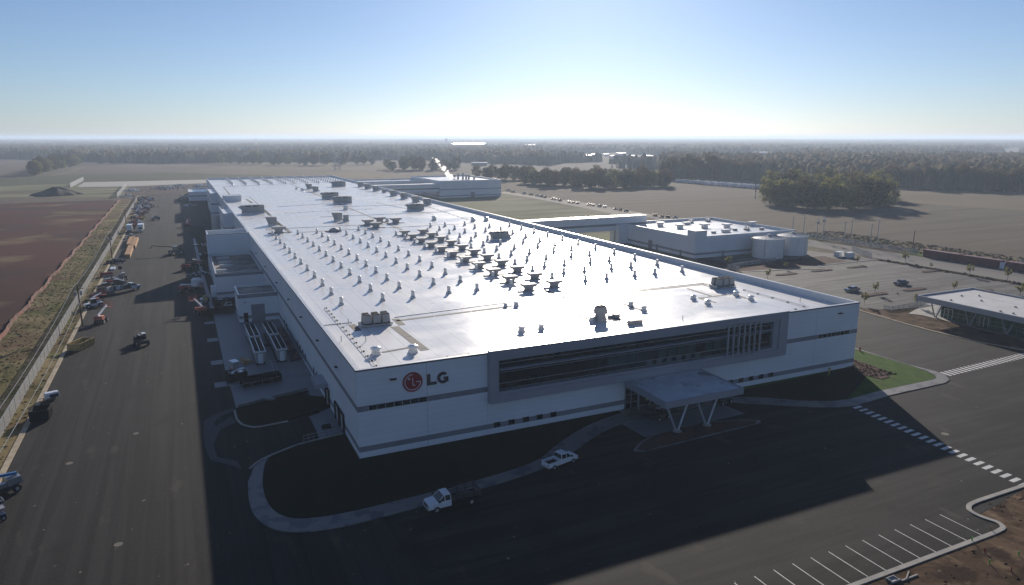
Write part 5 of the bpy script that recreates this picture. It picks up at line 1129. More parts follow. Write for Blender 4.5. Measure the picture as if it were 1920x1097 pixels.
mach = [(1022, 371, 'dark flatbed'), (1036, 374, 'small red lift'), (1042, 375, 'second small red lift'), (1050, 377, 'low dark machine'), (1068, 380, 'red tractor'), (1074, 381, 'red loader'), (1083, 382, 'tall red loader'), (1104, 385, 'small orange lift'), (1112, 386, 'red handler'), (1124, 388, 'dark trailer'), (1134, 389, 'white topped machine'), (1154, 393, 'small red machine after the gap'), (1163, 395, 'tiny dark machine'), (1174, 397, 'dark pair of machines'), (1228, 405, 'red machine before the bridge end'), (1240, 408, 'low red machine behind the utility roof'), (1252, 408, 'blue grey machine behind the utility roof'), (1266, 410, 'white machine with arm behind the utility roof')]
for i, (px, py, nm) in enumerate(mach):
    x, y = G(px, py); m = 'red' if 'red' in nm else 'orange' if 'orange' in nm else 'white' if 'white' in nm else 'navy' if 'blue' in nm else 'unitdark'
    e = (telehandler if i % 2 else boomlift)(nm + ' in the row along the far field road', (x, y), R(100 + 23*i % 60), m=m, up=.15 + .1*(i % 3), L=2.6, boomm='unitdark', cat='machine'); e.scale = (.62, .62, .62); e['group'] = 'machines along the field road'
# long rows of white vans in the field
rnd = random.Random(5); rows = []
for i in range(34):
    t = i/33; px = 1271 + 160*t; py = 342.3 + 12.2*t + (0.9 if (i % 3 == 1 and i > 7) else 0) - (0.9 if (i % 3 == 2 and i > 7) else 0); rows.append((px, py))
_w = ['', 'first', 'second', 'third', 'fourth', 'fifth', 'sixth', 'seventh', 'eighth', 'ninth', 'tenth', 'eleventh', 'twelfth', 'thirteenth', 'fourteenth', 'fifteenth', 'sixteenth', 'seventeenth', 'eighteenth', 'nineteenth']
def _nth(n): return _w[n] if n < 20 else (['twentieth', 'thirtieth'][n // 10 - 2] if n % 10 == 0 else ['twenty ', 'thirty '][n // 10 - 2] + _w[n % 10])
vn = empty('white_van'); MB().box(-3.2, 2.2, -1.1, 1.1, .5, 3.0, 0, .1, .1).build('body', M['white'], vn); MB().prof([(2.2, .5), (3.3, .5), (3.2, 1.5), (2.2, 2.7)], -1.05, 1.05).build('cab', M['white'], vn); MB().prof([(2.4, 2.45), (3.2, 1.55), (3.25, 1.5), (2.45, 2.52)], -.95, .95).build('windscreen', M['glass'], vn)
b = MB()
for sx in (-2, 2.2):
    for s in (-1, 1): b.tube((sx, s*.9, .45), (sx, s*1.12, .45), .45, n=8)
b.build('wheel', M['rubber'], vn); tag(vn, cat='van')
for i, (px, py) in enumerate(rows):
    x, y = G(px, py); place(vn, used, (x, y, .03), R(80 + rnd.uniform(-12, 12)), 1.1, label='white van in the long row across the field, %s from left' % _nth(i + 1), group='white vans parked in the far field')

# carts, person, hydrants under the canopy
x, y = G(1238, 786); telehandler('dark utility cart under the canopy by the entrance', (x, y, )[:2], R(10), m='unitdark', up=0, L=1.8, boomm='unitdark', cat='utility cart').scale = (.7, .7, .7)
x, y = G(1356, 757); telehandler('dark cart parked behind the right canopy columns', (x, y)[:2], R(10), m='unitdark', up=0, L=1.8, boomm='unitdark', cat='utility cart').scale = (.7, .7, .7)
def person(x, y, label, rz=0):
    me = bpy.data.meshes.new('person'); V_ = [(0, 0, .95), (0, 0, 1.2), (0, 0, 1.42), (0, 0, 1.52), (0, .01, 1.62), (0, .01, 1.76), (-.1, 0, .88), (-.12, .03, .48), (-.13, 0, .08), (-.13, .14, .04), (.1, 0, .88), (.13, -.06, .48), (.15, -.1, .08), (.15, .04, .04), (-.2, 0, 1.4), (-.26, .02, 1.13), (-.24, .1, .9), (.2, 0, 1.4), (.26, .05, 1.13), (.22, .2, .98)]
    E_ = [(0, 1), (1, 2), (2, 3), (3, 4), (4, 5), (0, 6), (6, 7), (7, 8), (8, 9), (0, 10), (10, 11), (11, 12), (12, 13), (2, 14), (14, 15), (15, 16), (2, 17), (17, 18), (18, 19)]
    me.from_pydata(V_, E_, []); o = bpy.data.objects.new('person', me); col.objects.link(o); sk = o.modifiers.new('skin', 'SKIN'); rad = [.15, .14, .15, .055, .085, .07, .09, .065, .045, .04, .09, .065, .045, .04, .06, .045, .035, .06, .045, .035]
    for i, r in enumerate(rad): me.skin_vertices[0].data[i].radius = (r, r)
    me.skin_vertices[0].data[0].use_root = True; o.modifiers.new('sub', 'SUBSURF').levels = 1
    me.materials.append(M['denim']); o.location = (x, y, .14); o.rotation_euler = (0, 0, rz); tag(o, label, 'person')
    MB().cyl(0, 0, 1.0, 1.42, .19, .21, n=10).build('safety_vest', M['hiviz'], o); MB().cyl(0, .01, 1.68, 1.82, .13, .08, n=10).build('hard_hat', M['white'], o)
x, y = G(1303, 762); person(x, y, 'person in a green safety vest standing under the entrance canopy', .8)
x, y = G(1213, 762); person(x, y, 'person in a green safety vest near the entrance doors', 2)
def hydrant(px, py, label):
    x, y = G(px, py); e = empty('fire_hydrant', (x, y, .12)); tag(e, label, 'hydrant'); MB().cyl(0, 0, 0, .7, .16, n=10).build('barrel', M['red'], e); MB().cyl(0, 0, .7, .9, .2, .06, n=10).build('bonnet', M['red'], e); MB().tube((-.3, 0, .5), (.3, 0, .5), .09).build('nozzle', M['red'], e)
hydrant(1612, 659, 'red fire hydrant on the side lawn by the road')
x, y = G(1554, 705); o = MB().box(-.12, .12, -.05, .05, 0, 1.5); o.box(-.28, .28, -.06, .06, .8, 1.5); o = o.build('marker_sign', M['yellow']); o.location = (x, y, .12); tag(o, 'small yellow marker on the shaded lawn near the right end', 'marker')
x, y = G(1683, 552); o = MB().cyl(0, 0, .05, .7, .2, .04, n=8); o.box(-.28, .28, -.28, .28, 0, .05); o = o.build('traffic_cone', M['orange']); o.location = (x, y, .03); tag(o, 'orange cone between the islands of the parking lot', 'cone')
x, y = G(1675, 1092); o = MB().box(-.7, .7, -.5, .5, .05, .12); DS_ = .65
for s in (-1, 1): o.box(-1.0, 1.0, s*.55 - .05, s*.55 + .05, 0, .35); o.box(s*.75 - .05, s*.75 + .05, -.5, .5, 0, .33)
o = o.build('drain_frame', M['unit']); o.scale = (DS_, DS_, DS_); o.location = (x + .2, y + .2, .05); tag(o, 'metal drain frame lying in the dirt at the bottom edge', 'frame')
x, y = G(1705, 1085); o = MB().box(-1.2, 1.2, -.08, .08, 0, .12).obox((.1, .3), 1.6, .12, .0, .2, .5).build('timber_offcut', M['concrete']); o.location = (x, y, .05); tag(o, 'pale timber lengths in the dirt beside the drain frame', 'timber')
for i, (px, py, c) in enumerate(((1858, 995, 'wood'), (1822, 1015, 'green'), (1846, 1036, 'red'), (1855, 1058, 'green'), (1910, 1042, 'green'), (1896, 1072, 'red'))):
    x, y = G(px, py); o = MB().box(-.05, .05, -.05, .05, 0, .5).build('survey_stake', M[c]); o.location = (x, y, .05); tag(o, 'tiny %s survey stake in the brown dirt at lower right' % ['wooden', 'farthest green', 'farthest red', 'middle green', 'rightmost green', 'nearest red'][i], 'stake', 'survey stakes in the dirt')
# clods and ridges in the graded dirt, rocks on yard edge
def clods(name, region, n, smin, smax, m, label=None, z=.05):
    b = MB(); rr = random.Random(len(name) + n)
    for k in range(n):
        x, y = region(rr); s = rr.uniform(smin, smax) * rr.uniform(.5, 1); N_ = 5; a0 = rr.uniform(0, 6)
        v = [(x + s*rr.uniform(.7, 1.3)*math.cos(a0 + 2*math.pi*i/N_) * 1.5, y + s*rr.uniform(.7, 1.3)*math.sin(a0 + 2*math.pi*i/N_), z - .02) for i in range(N_)] + [(x + rr.uniform(-.2, .2)*s, y, z + s*rr.uniform(.35, .7))]
        b.add(v, [(i, (i+1) % N_, N_) for i in range(N_)])
    return tag(b.build(name, m), kind='stuff', label=label)
clods('dirt_clods', lambda r: (r.uniform(38, 110), r.uniform(-75, -50.2)) , 900, .06, .3, M['dirt'])
clods('dirt_clods', lambda r: (r.uniform(66, 120), r.uniform(-56, -44.8)), 700, .06, .3, M['dirt'])
clods('mulch_clods', lambda r: (r.uniform(94.8, 100.3), r.uniform(-6.8, 3.0)), 500, .08, .3, M['mulch'], z=.2)
clods('mulch_clods', lambda r: (210.5 + r.uniform(-1.2, 1.2), r.uniform(20, 84)), 420, .3, 1.1, M['mulch'])
clods('scrub_tufts', lambda r: (r.uniform(236, 262), r.uniform(-20, 150)), 2600, .3, 1.0, M['scrub'])
clods('rubble_stones', lambda r: (r.uniform(247, 262), r.uniform(20, 60)), 500, .4, 1.3, M['rubble'])
clods('verge_tufts', lambda r: (r.uniform(-59, -44.9), r.uniform(-30, 330)), 5200, .12, .42, M['verge'], z=.01)
for nm, x0, x1, ang in (('soil_ridge', 60, 130, -.06),):
    b = MB()
    for k in range(9):
        y = -52 - k*3.1; pts = [(62 + i*4, y + math.sin(i*.9 + k)*.5 + (i*ang)) for i in range(20)]
        for (xa, ya), (xb, yb) in zip(pts[:-1], pts[1:]): h = .25 + .12*math.sin(k + xa); b.add([(xa, ya - .7, .04), (xb, yb - .7, .04), (xb, yb + .7, .04), (xa, ya + .7, .04), (xa, ya, h), (xb, yb, h)], [(0, 1, 5, 4), (3, 4, 5, 2)])
    tag(b.build('soil_ridges', M['dirt']), kind='stuff')
# dark soil mound
b = MB(); cx_, cy_ = G(102, 368); N_, K_ = 40, 12
vs = []; fs = []
for k in range(K_ + 1):
    r = k/K_
    for i in range(N_):
        a = 2*math.pi*i/N_; rr = r*(1 + .12*math.sin(3*a) + .07*math.sin(7*a)); h = 6.2*(1 - r)**.75*(1 + .1*math.sin(5*a + 4*r)) if r < 1 else 0
        vs.append((17*rr*math.cos(a), 13*rr*math.sin(a), h if k else 6.0))
for k in range(K_):
    for i in range(N_): fs.append((k*N_ + i, (k+1)*N_ + i, (k+1)*N_ + (i+1) % N_, k*N_ + (i+1) % N_))
b.add(vs, fs); o = b.build('soil_mound', mat('dark_heaped_soil', (.045, .04, .038), 1, scale=.2, var=(.07, .06, .05), amt=.5, bump=1, bscale=1)); o.location = (cx_, cy_ + 12, 0); tag(o, 'dark heap of soil in the green field at upper left', 'soil heap')

# ================================================================ TREES
def leaf_crown(seed, H, Rr, n_clump, n_leaf, ls, zlow=.25, flat=1.0):
    r_ = np.random.default_rng(seed); V_ = []; F_ = []; centres = []
    for k in range(n_clump):
        d = r_.normal(size=3); d /= np.linalg.norm(d); rad = r_.uniform(.45, 1) ** .6
        c = np.array([d[0]*Rr*rad, d[1]*Rr*rad, H*(zlow + (1 - zlow)*.5) + d[2]*H*(1 - zlow)*.5*rad*flat]); centres.append((c, r_.uniform(.22, .38)*Rr))
    for c, cr in centres:
        p = r_.normal(size=(n_leaf, 3)); p /= np.linalg.norm(p, axis=1)[:, None]; p *= cr*r_.uniform(.55, 1.1, size=(n_leaf, 1)); p[:, 2] *= .75; p += c
        for q in p:
            u = r_.normal(size=3); u /= np.linalg.norm(u); v = np.cross(u, r_.normal(size=3)); v /= np.linalg.norm(v); s = ls*r_.uniform(.6, 1.3); b0 = len(V_)
            V_ += [tuple(q - u*s), tuple(q + v*s*.7), tuple(q + u*s), tuple(q - v*s*.7)]; F_.append((b0, b0+1, b0+2, b0+3))
    return V_, F_, centres
def make_tree(seed, H, Rr, leaf, n_clump=46, n_leaf=34, ls=.42, zlow=.22, name='broadleaf_tree', trunk=.3):
    e = empty(name); V_, F_, cs = leaf_crown(seed, H, Rr, n_clump, n_leaf, ls, zlow)
    b = MB(); b.tube((0, 0, 0), (0, 0, H*.55), trunk, trunk*.5, n=8)
    for c, cr in cs[:14]: b.tube((0, 0, H*random.uniform(.2, .5)), tuple(c), trunk*.35, .05, n=5)
    b.build('trunk', M['bark'], e); m_ = MB(); m_.v = V_; m_.f = F_; m_.m = [0]*len(F_)
    me = bpy.data.meshes.new('crown'); me.from_pydata(V_, [], F_); me.materials.append(M[leaf]); o = bpy.data.objects.new('crown', me); col.objects.link(o); o.parent = e
    tag(e, cat='tree'); return e
protos = [make_tree(11, 17, 6.4, 'leafB', 70, 44, .5, .08), make_tree(12, 19, 7.0, 'leafA', 70, 44, .5, .12), make_tree(13, 16, 6.6, 'leafA', 70, 44, .5, .03), make_tree(14, 18, 5.8, 'leafC', 64, 44, .5, .08), make_tree(15, 15, 6.8, 'leafB', 76, 44, .5, .0)]
tr = random.Random(9)
_o = ['', 'first', 'second', 'third', 'fourth', 'fifth', 'sixth', 'seventh', 'eighth', 'ninth', 'tenth', 'eleventh', 'twelfth', 'thirteenth', 'fourteenth', 'fifteenth', 'sixteenth', 'seventeenth', 'eighteenth', 'nineteenth']
def nth(n):
    if n < 20: return _o[n]
    t, u = divmod(n, 10); return ({2: 'twenty', 3: 'thirty', 4: 'forty', 5: 'fifty'}[t] + ' ' + _o[u]) if u else {2: 'twentieth', 3: 'thirtieth', 4: 'fortieth', 5: 'fiftieth'}[t]
def grove(pts, kinds, lab, group, s0=.8, s1=1.15, jit=3):
    order = sorted(range(len(pts)), key=lambda i: pts[i][0])
    for i, (px, py) in enumerate(pts):
        x, y = G(px, py); s = tr.uniform(s0, s1); lb_ = lab + ', %s from left' % nth(order.index(i) + 1); place(protos[kinds[i % len(kinds)]], used, (x + tr.uniform(-jit, jit), y + tr.uniform(-jit, jit), 0), tr.uniform(0, 6.28), (s, s, s*tr.uniform(.9, 1.1)), label=lb_, group=group)
# clump on the right
pc = []
for k in range(16): t = k/15; pc.append((1440 + 222*t, 384 + 8*math.sin(math.pi*t*.9) - 2*abs(t - .5)))
for k in range(13): t = k/12; pc.append((1448 + 205*t, 372 + 4*math.sin(math.pi*t)))
for k in range(8): t = k/7; pc.append((1480 + 150*t, 364))
grove(pc, [0, 4, 0, 4, 1, 0, 2], 'olive tree in the dense clump in the brown field', 'trees of the clump in the brown field', .95, 1.2)
pc = []
for k in range(22): t = k/21; pc.append((988 + 262*t, 344 + 5*math.sin(3*t) + (4 if t > .35 else 0)))
for k in range(10): t = k/9; pc.append((1060 + 180*t, 338 + 6*t))
for k in range(16): pc.append((1000 + 245*k/15 + (k % 3)*3, 347 + (k % 2)*3))
grove(pc, [2, 4, 2, 1, 2, 3], 'hazy brown tree in the line behind the bridge', 'trees of the line behind the bridge', .62, 1.0)
pc = [(732 + 125*k/15, 318 + (k % 2)*2) for k in range(16)]
grove(pc, [1, 2, 3], 'hazy tree in the line behind the steam', 'trees behind the steam', .7, 1.05, 5)
pc = [(900 + 95*k/11, 336 + (k % 3)) for k in range(12)]
grove(pc, [1, 2, 1], 'hazy tree right of the plant with the steam', 'trees right of the second factory', .6, .95, 4)
pc = [(58 + 100*k/17, 330 - 24*(k/17) - (k % 2)*2) for k in range(18)] + [(70 + 80*k/9, 322 - 18*(k/9)) for k in range(10)]
grove(pc, [2, 1, 4, 3], 'tree of the oblique hedgerow at upper left', 'trees of the upper left hedgerow', .75, 1.1, 4)
pc = [(1648 + 275*k/20, 349 + 11*(k/20)) for k in range(21)]
grove(pc, [1, 2, 3, 1], 'dark tree along the wood edge at right', 'trees along the right wood edge', .85, 1.15, 5)
pc = [(1245 + 165*k/14, 335 + 4*(k/14)) for k in range(15)]
grove(pc, [2, 1, 3], 'tree along the wood edge behind the white vans', 'trees along the wood edge behind the vans', 1.0, 1.4, 5)
pc = [(182 + 515*k/41, 307 - 2.5*math.sin(k*.15) + (k % 3)*.4) for k in range(42)]
grove(pc, [1, 2, 3, 1, 0], 'tree at the far wood edge beyond the left fields', 'trees along the far left wood edge', .7, 1.1, 9)
def bare_tree(px, py, H, label, seed):
    x, y = G(px, py); rr = random.Random(seed); e = empty('bare_tree', (x, y, 0)); tag(e, label, 'tree', None); b = MB(); tw = MB()
    def grow(p, d, L, r, k):
        q = p + d*L; (b if k > 1 else tw).tube(p, q, r, r*.65, n=5 if k > 1 else 3)
        if k == 0: return
        for _ in range(3 if k > 2 else 4): grow(q, (d + Vector((rr.uniform(-1, 1), rr.uniform(-1, 1), rr.uniform(-.15, .6)))*.75).normalized(), L*rr.uniform(.6, .85), r*.55, k - 1)
    grow(Vector((0, 0, 0)), Vector((0, 0, 1)), H*.3, .32, 4); b.build('trunk', M['bark'], e); tw.build('crown', M['bark'], e)
bare_tree(1416, 373, 15, 'leafless forked tree standing left of the dense clump', 3); bare_tree(1436, 377, 12, 'second leafless tree between the forked tree and the clump', 4); bare_tree(1443, 379, 11, 'leafless tree touching the left end of the clump', 6)
# saplings
sp = make_tree(31, 3.6, 1.0, 'leafB', 16, 16, .16, .3, 'sapling', .05)
sl_ = [((1365, 500), 'sapling in the shade in front of the utility building', 1.1), ((1473, 505), 'sapling in the shaded planting strip below the tanks', .7), ((1439, 524), 'sapling beside the tall parapet at the lot edge', 1.0), ((1640, 551), 'sapling in the island beside the silver sedan', 1.0), ((1620, 571), 'leafy sapling behind the factory corner', 1.0), ((1607, 495), 'small sapling with reddish stem at the farthest island', .8), ((1697, 493), 'sapling on the grass strip nearest the containers left', 1.2), ((1746, 504), 'dark small evergreen sapling on the grass strip', .6), ((1818, 517), 'pale sapling on the grass strip right', 1.1), ((1889, 526), 'thin sapling on the grass strip farthest right', 1.2), ((1912, 558), 'sapling behind the far end of the pavilion', 1.2), ((1788, 547), 'sapling rising behind the pavilion roof edge', .9), ((1719, 575), 'sapling beside the left pavilion corner', 1.0), ((1500, 490), 'low shrub at the foot of the right tank', .5)]
for (px, py), lab, s in sl_:
    x, y = G(px, py); place(sp, used, (x, y, .1), tr.uniform(0, 6), s, label=lab, group='saplings')
for px, py, lab in ((1330, 560, ''),): pass

# ================================================================ FAR WOODS (canopy height field with crowns)
edge = [(-400, 300), (-50, 298), (100, 299), (175, 304), (330, 306.5), (480, 303), (640, 304), (690, 302), (725, 300), (800, 300), (900, 306), (1000, 309), (1080, 312), (1232, 318), (1240, 333), (1400, 337), (1430, 343), (1500, 343), (1650, 347), (1740, 357), (1980, 361), (2500, 380)]
E_w = np.array([G(*p) for p in edge]) - np.array([CX, CY]); E_a = np.arctan2(E_w[:, 0], E_w[:, 1]); E_r = np.hypot(E_w[:, 0], E_w[:, 1])
def inpoly(x, y, poly):
    inside = np.zeros(x.shape, bool); n_ = len(poly); j = n_ - 1
    for i in range(n_):
        xi, yi = poly[i]; xj, yj = poly[j]
        c = ((yi > y) != (yj > y)) & (x < (xj - xi)*(y - yi)/((yj - yi) + 1e-12) + xi); inside ^= c; j = i
    return inside
clear = [[(960, 297), (1080, 303), (1240, 301), (1240, 293), (1150, 286), (1020, 290)], [(1030, 311), (1232, 317), (1232, 309), (1060, 305)], [(1315, 302), (1460, 302), (1440, 292), (1330, 293)], [(1452, 291), (1600, 288), (1590, 283), (1450, 284)], [(1872, 292), (1990, 296), (1990, 287), (1880, 287)], [(760, 277), (1010, 278), (1000, 273), (780, 272.5)], [(200, 283), (260, 283), (250, 279), (210, 279)], [(340, 285), (430, 286), (420, 282), (350, 281)], [(-50, 296), (60, 297), (40, 294), (-50, 293)], [(1190, 288), (1250, 287), (1250, 282), (1200, 283)]]
a0, a1 = R(YAW - 50), R(YAW + 50); NA = 1500; NR = 620
aa = np.linspace(a0, a1, NA); rr_ = 520*np.exp(np.linspace(0, math.log(13500/520), NR))
AA, RR = np.meshgrid(aa, rr_); RR = RR*(1 + 0.0006*rng.normal(size=RR.shape)); X_ = CX + np.sin(AA)*RR; Y_ = CY + np.cos(AA)*RR
def hsh(i, j, s): 
    v = np.sin(i*127.1 + j*311.7 + s*74.7)*43758.5453; return v - np.floor(v)
def vnoise(x, y, s):
    i = np.floor(x); j = np.floor(y); fx = x - i; fy = y - j; fx = fx*fx*(3 - 2*fx); fy = fy*fy*(3 - 2*fy)
    return (hsh(i, j, s)*(1-fx) + hsh(i+1, j, s)*fx)*(1-fy) + (hsh(i, j+1, s)*(1-fx) + hsh(i+1, j+1, s)*fx)*fy
def crowns(x, y, cell, s):
    i0 = np.floor(x/cell); j0 = np.floor(y/cell); best = np.full(x.shape, -5.0)
    for di in (-1, 0, 1):
        for dj in (-1, 0, 1):
            i = i0 + di; j = j0 + dj; cx_ = (i + .15 + .7*hsh(i, j, s))*cell; cy_ = (j + .15 + .7*hsh(i, j, s+1))*cell
            h = 11 + 10*hsh(i, j, s+2); d2 = ((x - cx_)**2 + (y - cy_)**2)/(cell*.62)**2; best = np.maximum(best, h - 8*d2)
    return best
edge_r = np.interp(AA, E_a, E_r) + 14*(vnoise(AA*400, AA*0 + 3, 5) - .5)
mask = RR > edge_r
for pl in clear: mask &= ~inpoly(X_, Y_, [G(*p) for p in pl])
mask &= (vnoise(X_/260, Y_/260, 11)*.6 + vnoise(X_/90, Y_/90, 12)*.4 < .60) | (RR < edge_r + 130)
h = crowns(X_, Y_, 9.5, 1); h2 = crowns(X_, Y_, 26, 7)*1.05; hf = np.clip((RR - 3000)/4000, 0, 1); h = np.maximum(h, 3)*(1 - hf) + np.maximum(h2, 6)*hf
h += 2.0*(vnoise(X_/2.2, Y_/2.2, 3) - .5) + 4*(vnoise(X_/120, Y_/120, 4) - .5)
h += np.clip((RR - 4000)/9000, 0, 1)*6*vnoise(AA*30, RR/2500, 6) * 1.0
# far hills: a slight rise toward the horizon, highest at right
Z = np.where(mask, np.maximum(h, 1.5), -1.0)
Z = np.where(Z > 0, np.minimum(Z, 27), Z)
q = mask[:-1, :-1] | mask[1:, :-1] | mask[:-1, 1:] | mask[1:, 1:]
ii, jj = np.nonzero(q); idx = (ii*NA + jj); F4 = np.stack([idx, idx + 1, idx + NA + 1, idx + NA], 1)
us, inv = np.unique(F4.ravel(), return_inverse=True); co_ = np.stack([X_.ravel()[us], Y_.ravel()[us], Z.ravel()[us]], 1)
me = bpy.data.meshes.new('woods'); me.vertices.add(len(us)); me.vertices.foreach_set('co', co_.ravel().astype(np.float32))
me.loops.add(inv.size); me.loops.foreach_set('vertex_index', inv.astype(np.int32)); me.polygons.add(len(F4)); me.polygons.foreach_set('loop_start', np.arange(0, inv.size, 4, dtype=np.int32)); me.polygons.foreach_set('loop_total', np.full(len(F4), 4, np.int32))
me.update(); me.materials.append(M['wood_mass']); o = bpy.data.objects.new('woods', me); col.objects.link(o); tag(o, 'wooded plain stretching to the horizon', None, kind='stuff')
print('woods faces', len(F4))
# farmland tones showing in the clearings
st('far_green_field', [G(*p) for p in clear[3]], .2, M['meadow']); st('far_green_field', [G(*p) for p in clear[2]], .2, M['meadow']); st('far_green_field', [G(*p) for p in clear[4]], .2, M['meadow'])
# distant buildings
M['glint'] = mat('bright_metal_roof', (.7, .7, .7), .22, .9)
def shed(px0, px1, py, dep, h, label, m='white', rm=None):
    a, b = Vector(G(px0, py)), Vector(G(px1, py)); d = (b - a); L = d.length; e = empty('distant_building', (*((a + b)/2), 0), math.atan2(d.y, d.x)); tag(e, label, 'building', 'distant sheds and houses')
    MB().box(-L/2, L/2, 0, dep, 0, h).build('wall', M[m], e); MB().box(-L/2 - .5, L/2 + .5, -.5, dep + .5, h, h + .6).build('roof', rm or M['cap'], e)
a, b = Vector(G(847, 276)), Vector(G(905, 276)); ew = empty('distant_warehouse', (a.x, a.y, 0)); tag(ew, 'huge distant warehouse whose roof blazes with sun glare', 'warehouse')
d = (b - a); Lw = d.length; d.normalize(); nn = Vector((-d.y, d.x)); mbw = MB(); mbr = MB()
q4 = [Vector((0, 0)), d*Lw, d*Lw + nn*450, nn*450]; mbw.prism([(p.x, p.y) for p in q4], 0, 12); mbw.build('wall', M['wall'], ew)  # depth stretched to stand in for the bloom of the glare
hv = (sd + (Vector((CX, CY, CZ)) - Vector((a.x + d.x*Lw/2, a.y + d.y*Lw/2, 14))).normalized()).normalized()  # made-up roof pitch: strips tilted to mirror the sun into the camera
for k in range(45):
    c0 = nn*(k*10); c1 = nn*(k*10 + 10); P4 = [c0, c0 + d*Lw, c1 + d*Lw, c1]; zz = [14 - (hv.x*(p.x - c0.x) + hv.y*(p.y - c0.y))/hv.z for p in P4]
    n_s = 12
    for j in range(n_s):
        u0, u1 = j/n_s, (j+1)/n_s; base = d*Lw*u0; dl = d*Lw*(u1 - u0)
        pts = [c0 + base, c0 + base + dl, c1 + base + dl, c1 + base]; zs = [13.5 - (hv.x*(p.x - pts[0].x) + hv.y*(p.y - pts[0].y))/hv.z for p in pts]
        mbr.add([(p.x, p.y, z) for p, z in zip(pts, zs)], [(0, 1, 2, 3)])
mbr.build('sun_aimed_roof', M['glint'], ew)
shed(778, 838, 276, 110, 9, 'long low distant building left of the glaring roof', 'wall'); shed(925, 1012, 275.5, 90, 9, 'long low distant building right of the glaring roof', 'wall'); 
x, y = G(837, 277); e = empty('control_tower', (x, y, 0)); tag(e, 'thin white tower left of the glaring warehouse', 'tower'); MB().box(-3.5, 3.5, -3.5, 3.5, 0, 34, 0, 1.5, 1.5).build('shaft', M['white'], e); MB().box(-5, 5, -5, 5, 34, 38).build('cabin', M['white'], e)
shed(884, 913, 311, 14, 4.5, 'small white roofed barn beyond the second factory', 'unit', M['glint']); shed(1096, 1110, 297, 30, 6, 'white shed in the far town, left', 'white'); shed(1112, 1122, 293, 30, 5, 'pale shed in the far town, behind the left one', 'white'); shed(1160, 1174, 292, 40, 6, 'white shed in the middle of the far town', 'white'); shed(1134, 1141, 293, 18, 5, 'small bright house in the far town', 'white'); shed(1182, 1192, 297, 24, 5, 'pale house near the far road', 'white'); shed(1212, 1226, 297, 60, 5, 'long white shed at the right of the far town', 'white', M['cap']); shed(1070, 1082, 293, 30, 6, 'grey shed at the left end of the far town', 'unit'); shed(1146, 1156, 297, 18, 5, 'low white house in front of the far town', 'white')
shed(1390, 1403, 294.5, 40, 6, 'row of white farm sheds in the green clearing', 'white'); shed(1405, 1418, 293, 40, 6, 'second farm shed in the green clearing', 'unit'); shed(1427, 1452, 293.5, 60, 9, 'large grey barn at the right of the green clearing', 'unit'); shed(1160, 1168, 271.5, 60, 10, 'tiny bright building near the horizon', 'white')

# ================================================================ STEAM AND HAZE
def vol_mat(name, c, dens, noise=None, aniso=0.0):
    m = bpy.data.materials.new(name); m.use_nodes = True; t = m.node_tree; t.nodes.remove(t.nodes['Principled BSDF']); v = t.nodes.new('ShaderNodeVolumePrincipled')
    v.inputs['Color'].default_value = (*c, 1); v.inputs['Density'].default_value = dens; v.inputs['Anisotropy'].default_value = aniso; t.links.new(v.outputs[0], t.nodes['Material Output'].inputs['Volume']); return m
STEAM = vol_mat('white_steam', (1, 1, 1), .45, aniso=.55)
import bmesh
def blob(x, y, z, r, b_):
    s_ = bmesh.ops.create_icosphere(b_, subdivisions=3, radius=r, matrix=Matrix.Translation((x, y, z)))
    for v in s_['verts']:
        d = (v.co - Vector((x, y, z))); n_ = d.normalized(); f = 1 + .22*math.sin(n_.x*5 + x) * math.cos(n_.y*6 + y) + .14*math.sin(n_.z*11 + z + n_.x*7); v.co = Vector((x, y, z)) + d*f
b_ = bmesh.new(); sx, sy = G(848, 334, 14); rs = random.Random(4)
dist = math.hypot(sx - CX, sy - CY); u_ = dist/FPX
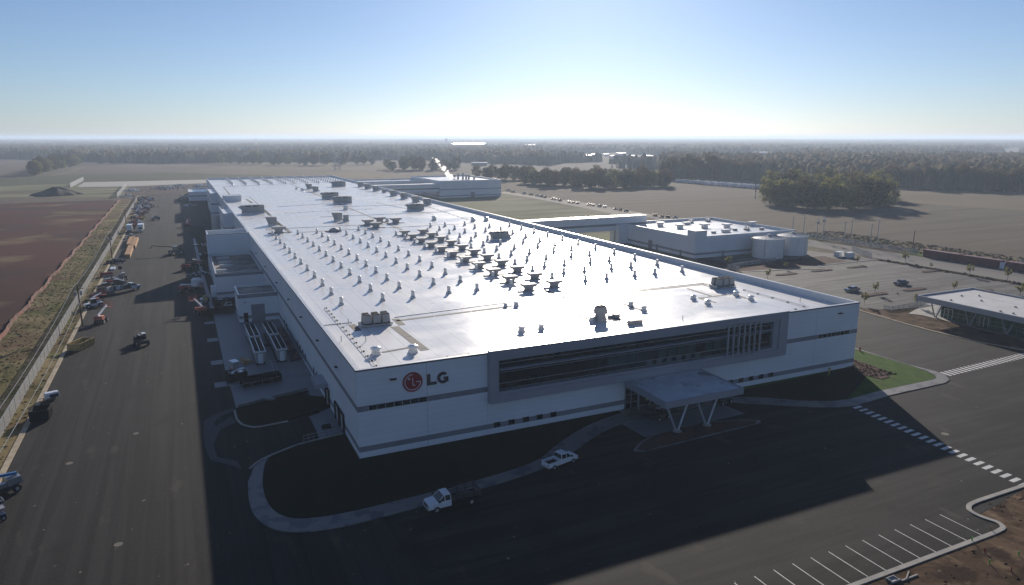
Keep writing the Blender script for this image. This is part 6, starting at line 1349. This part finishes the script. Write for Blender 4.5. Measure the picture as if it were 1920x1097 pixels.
path = [(848, 333, 2.5), (845, 330, 3.5), (841, 327, 4.2), (838, 323, 4.6), (835, 319.5, 5.0), (832, 316, 4.2), (829, 313, 3.0), (824, 309.5, 3.2), (820, 306, 3.8), (817, 302, 3.8), (814, 299, 2.8), (839, 330, 3), (846, 333, 3.6), (851, 334, 2.6), (836, 315, 3.0), (823, 304, 2.4)]
rgt = Vector((math.cos(R(YAW)), -math.sin(R(YAW)), 0))
for px, py, r in path:
    c = Vector((sx, sy, 14)) + rgt*(px - 848)*u_ + Vector((0, 0, (334 - py)*u_))
    for k in range(5): blob(c.x + rs.uniform(-1, 1)*r*.35, c.y + rs.uniform(-1, 1)*r*.35, c.z + rs.uniform(-1, 1)*r*.3, r*u_*rs.uniform(.28, .55), b_)
me = bpy.data.meshes.new('steam_plume'); b_.to_mesh(me); b_.free()
M['steam'] = mat('dense_white_steam', (.9, .9, .9), 1, spec=0)
t = M['steam'].node_tree; p = t.nodes['Principled BSDF']; tr_ = t.nodes.new('ShaderNodeBsdfTranslucent'); tr_.inputs[0].default_value = (.95, .95, .95, 1); tp = t.nodes.new('ShaderNodeBsdfTransparent'); m1 = t.nodes.new('ShaderNodeMixShader'); m1.inputs[0].default_value = .6; m2 = t.nodes.new('ShaderNodeMixShader'); m2.inputs[0].default_value = .0
t.links.new(p.outputs[0], m1.inputs[1]); t.links.new(tr_.outputs[0], m1.inputs[2]); t.links.new(m1.outputs[0], m2.inputs[1]); t.links.new(tp.outputs[0], m2.inputs[2]); t.links.new(m2.outputs[0], t.nodes['Material Output'].inputs[0])
me.polygons.foreach_set('use_smooth', [True]*len(me.polygons)); me.materials.append(STEAM); o = bpy.data.objects.new('steam_plume', me); col.objects.link(o); rm_ = o.modifiers.new('union', 'REMESH'); rm_.mode = 'VOXEL'; rm_.voxel_size = .45; tag(o, 'white steam drifting up left from the second factory stacks', 'steam', kind='stuff')
HAZE = vol_mat('haze_air', (.66, .80, 1.0), 1.7e-4, aniso=.3)
o = MB().box(-24000, 24000, -24000, 24000, -2.5, 62).build('haze', HAZE); tag(o, kind='stuff')
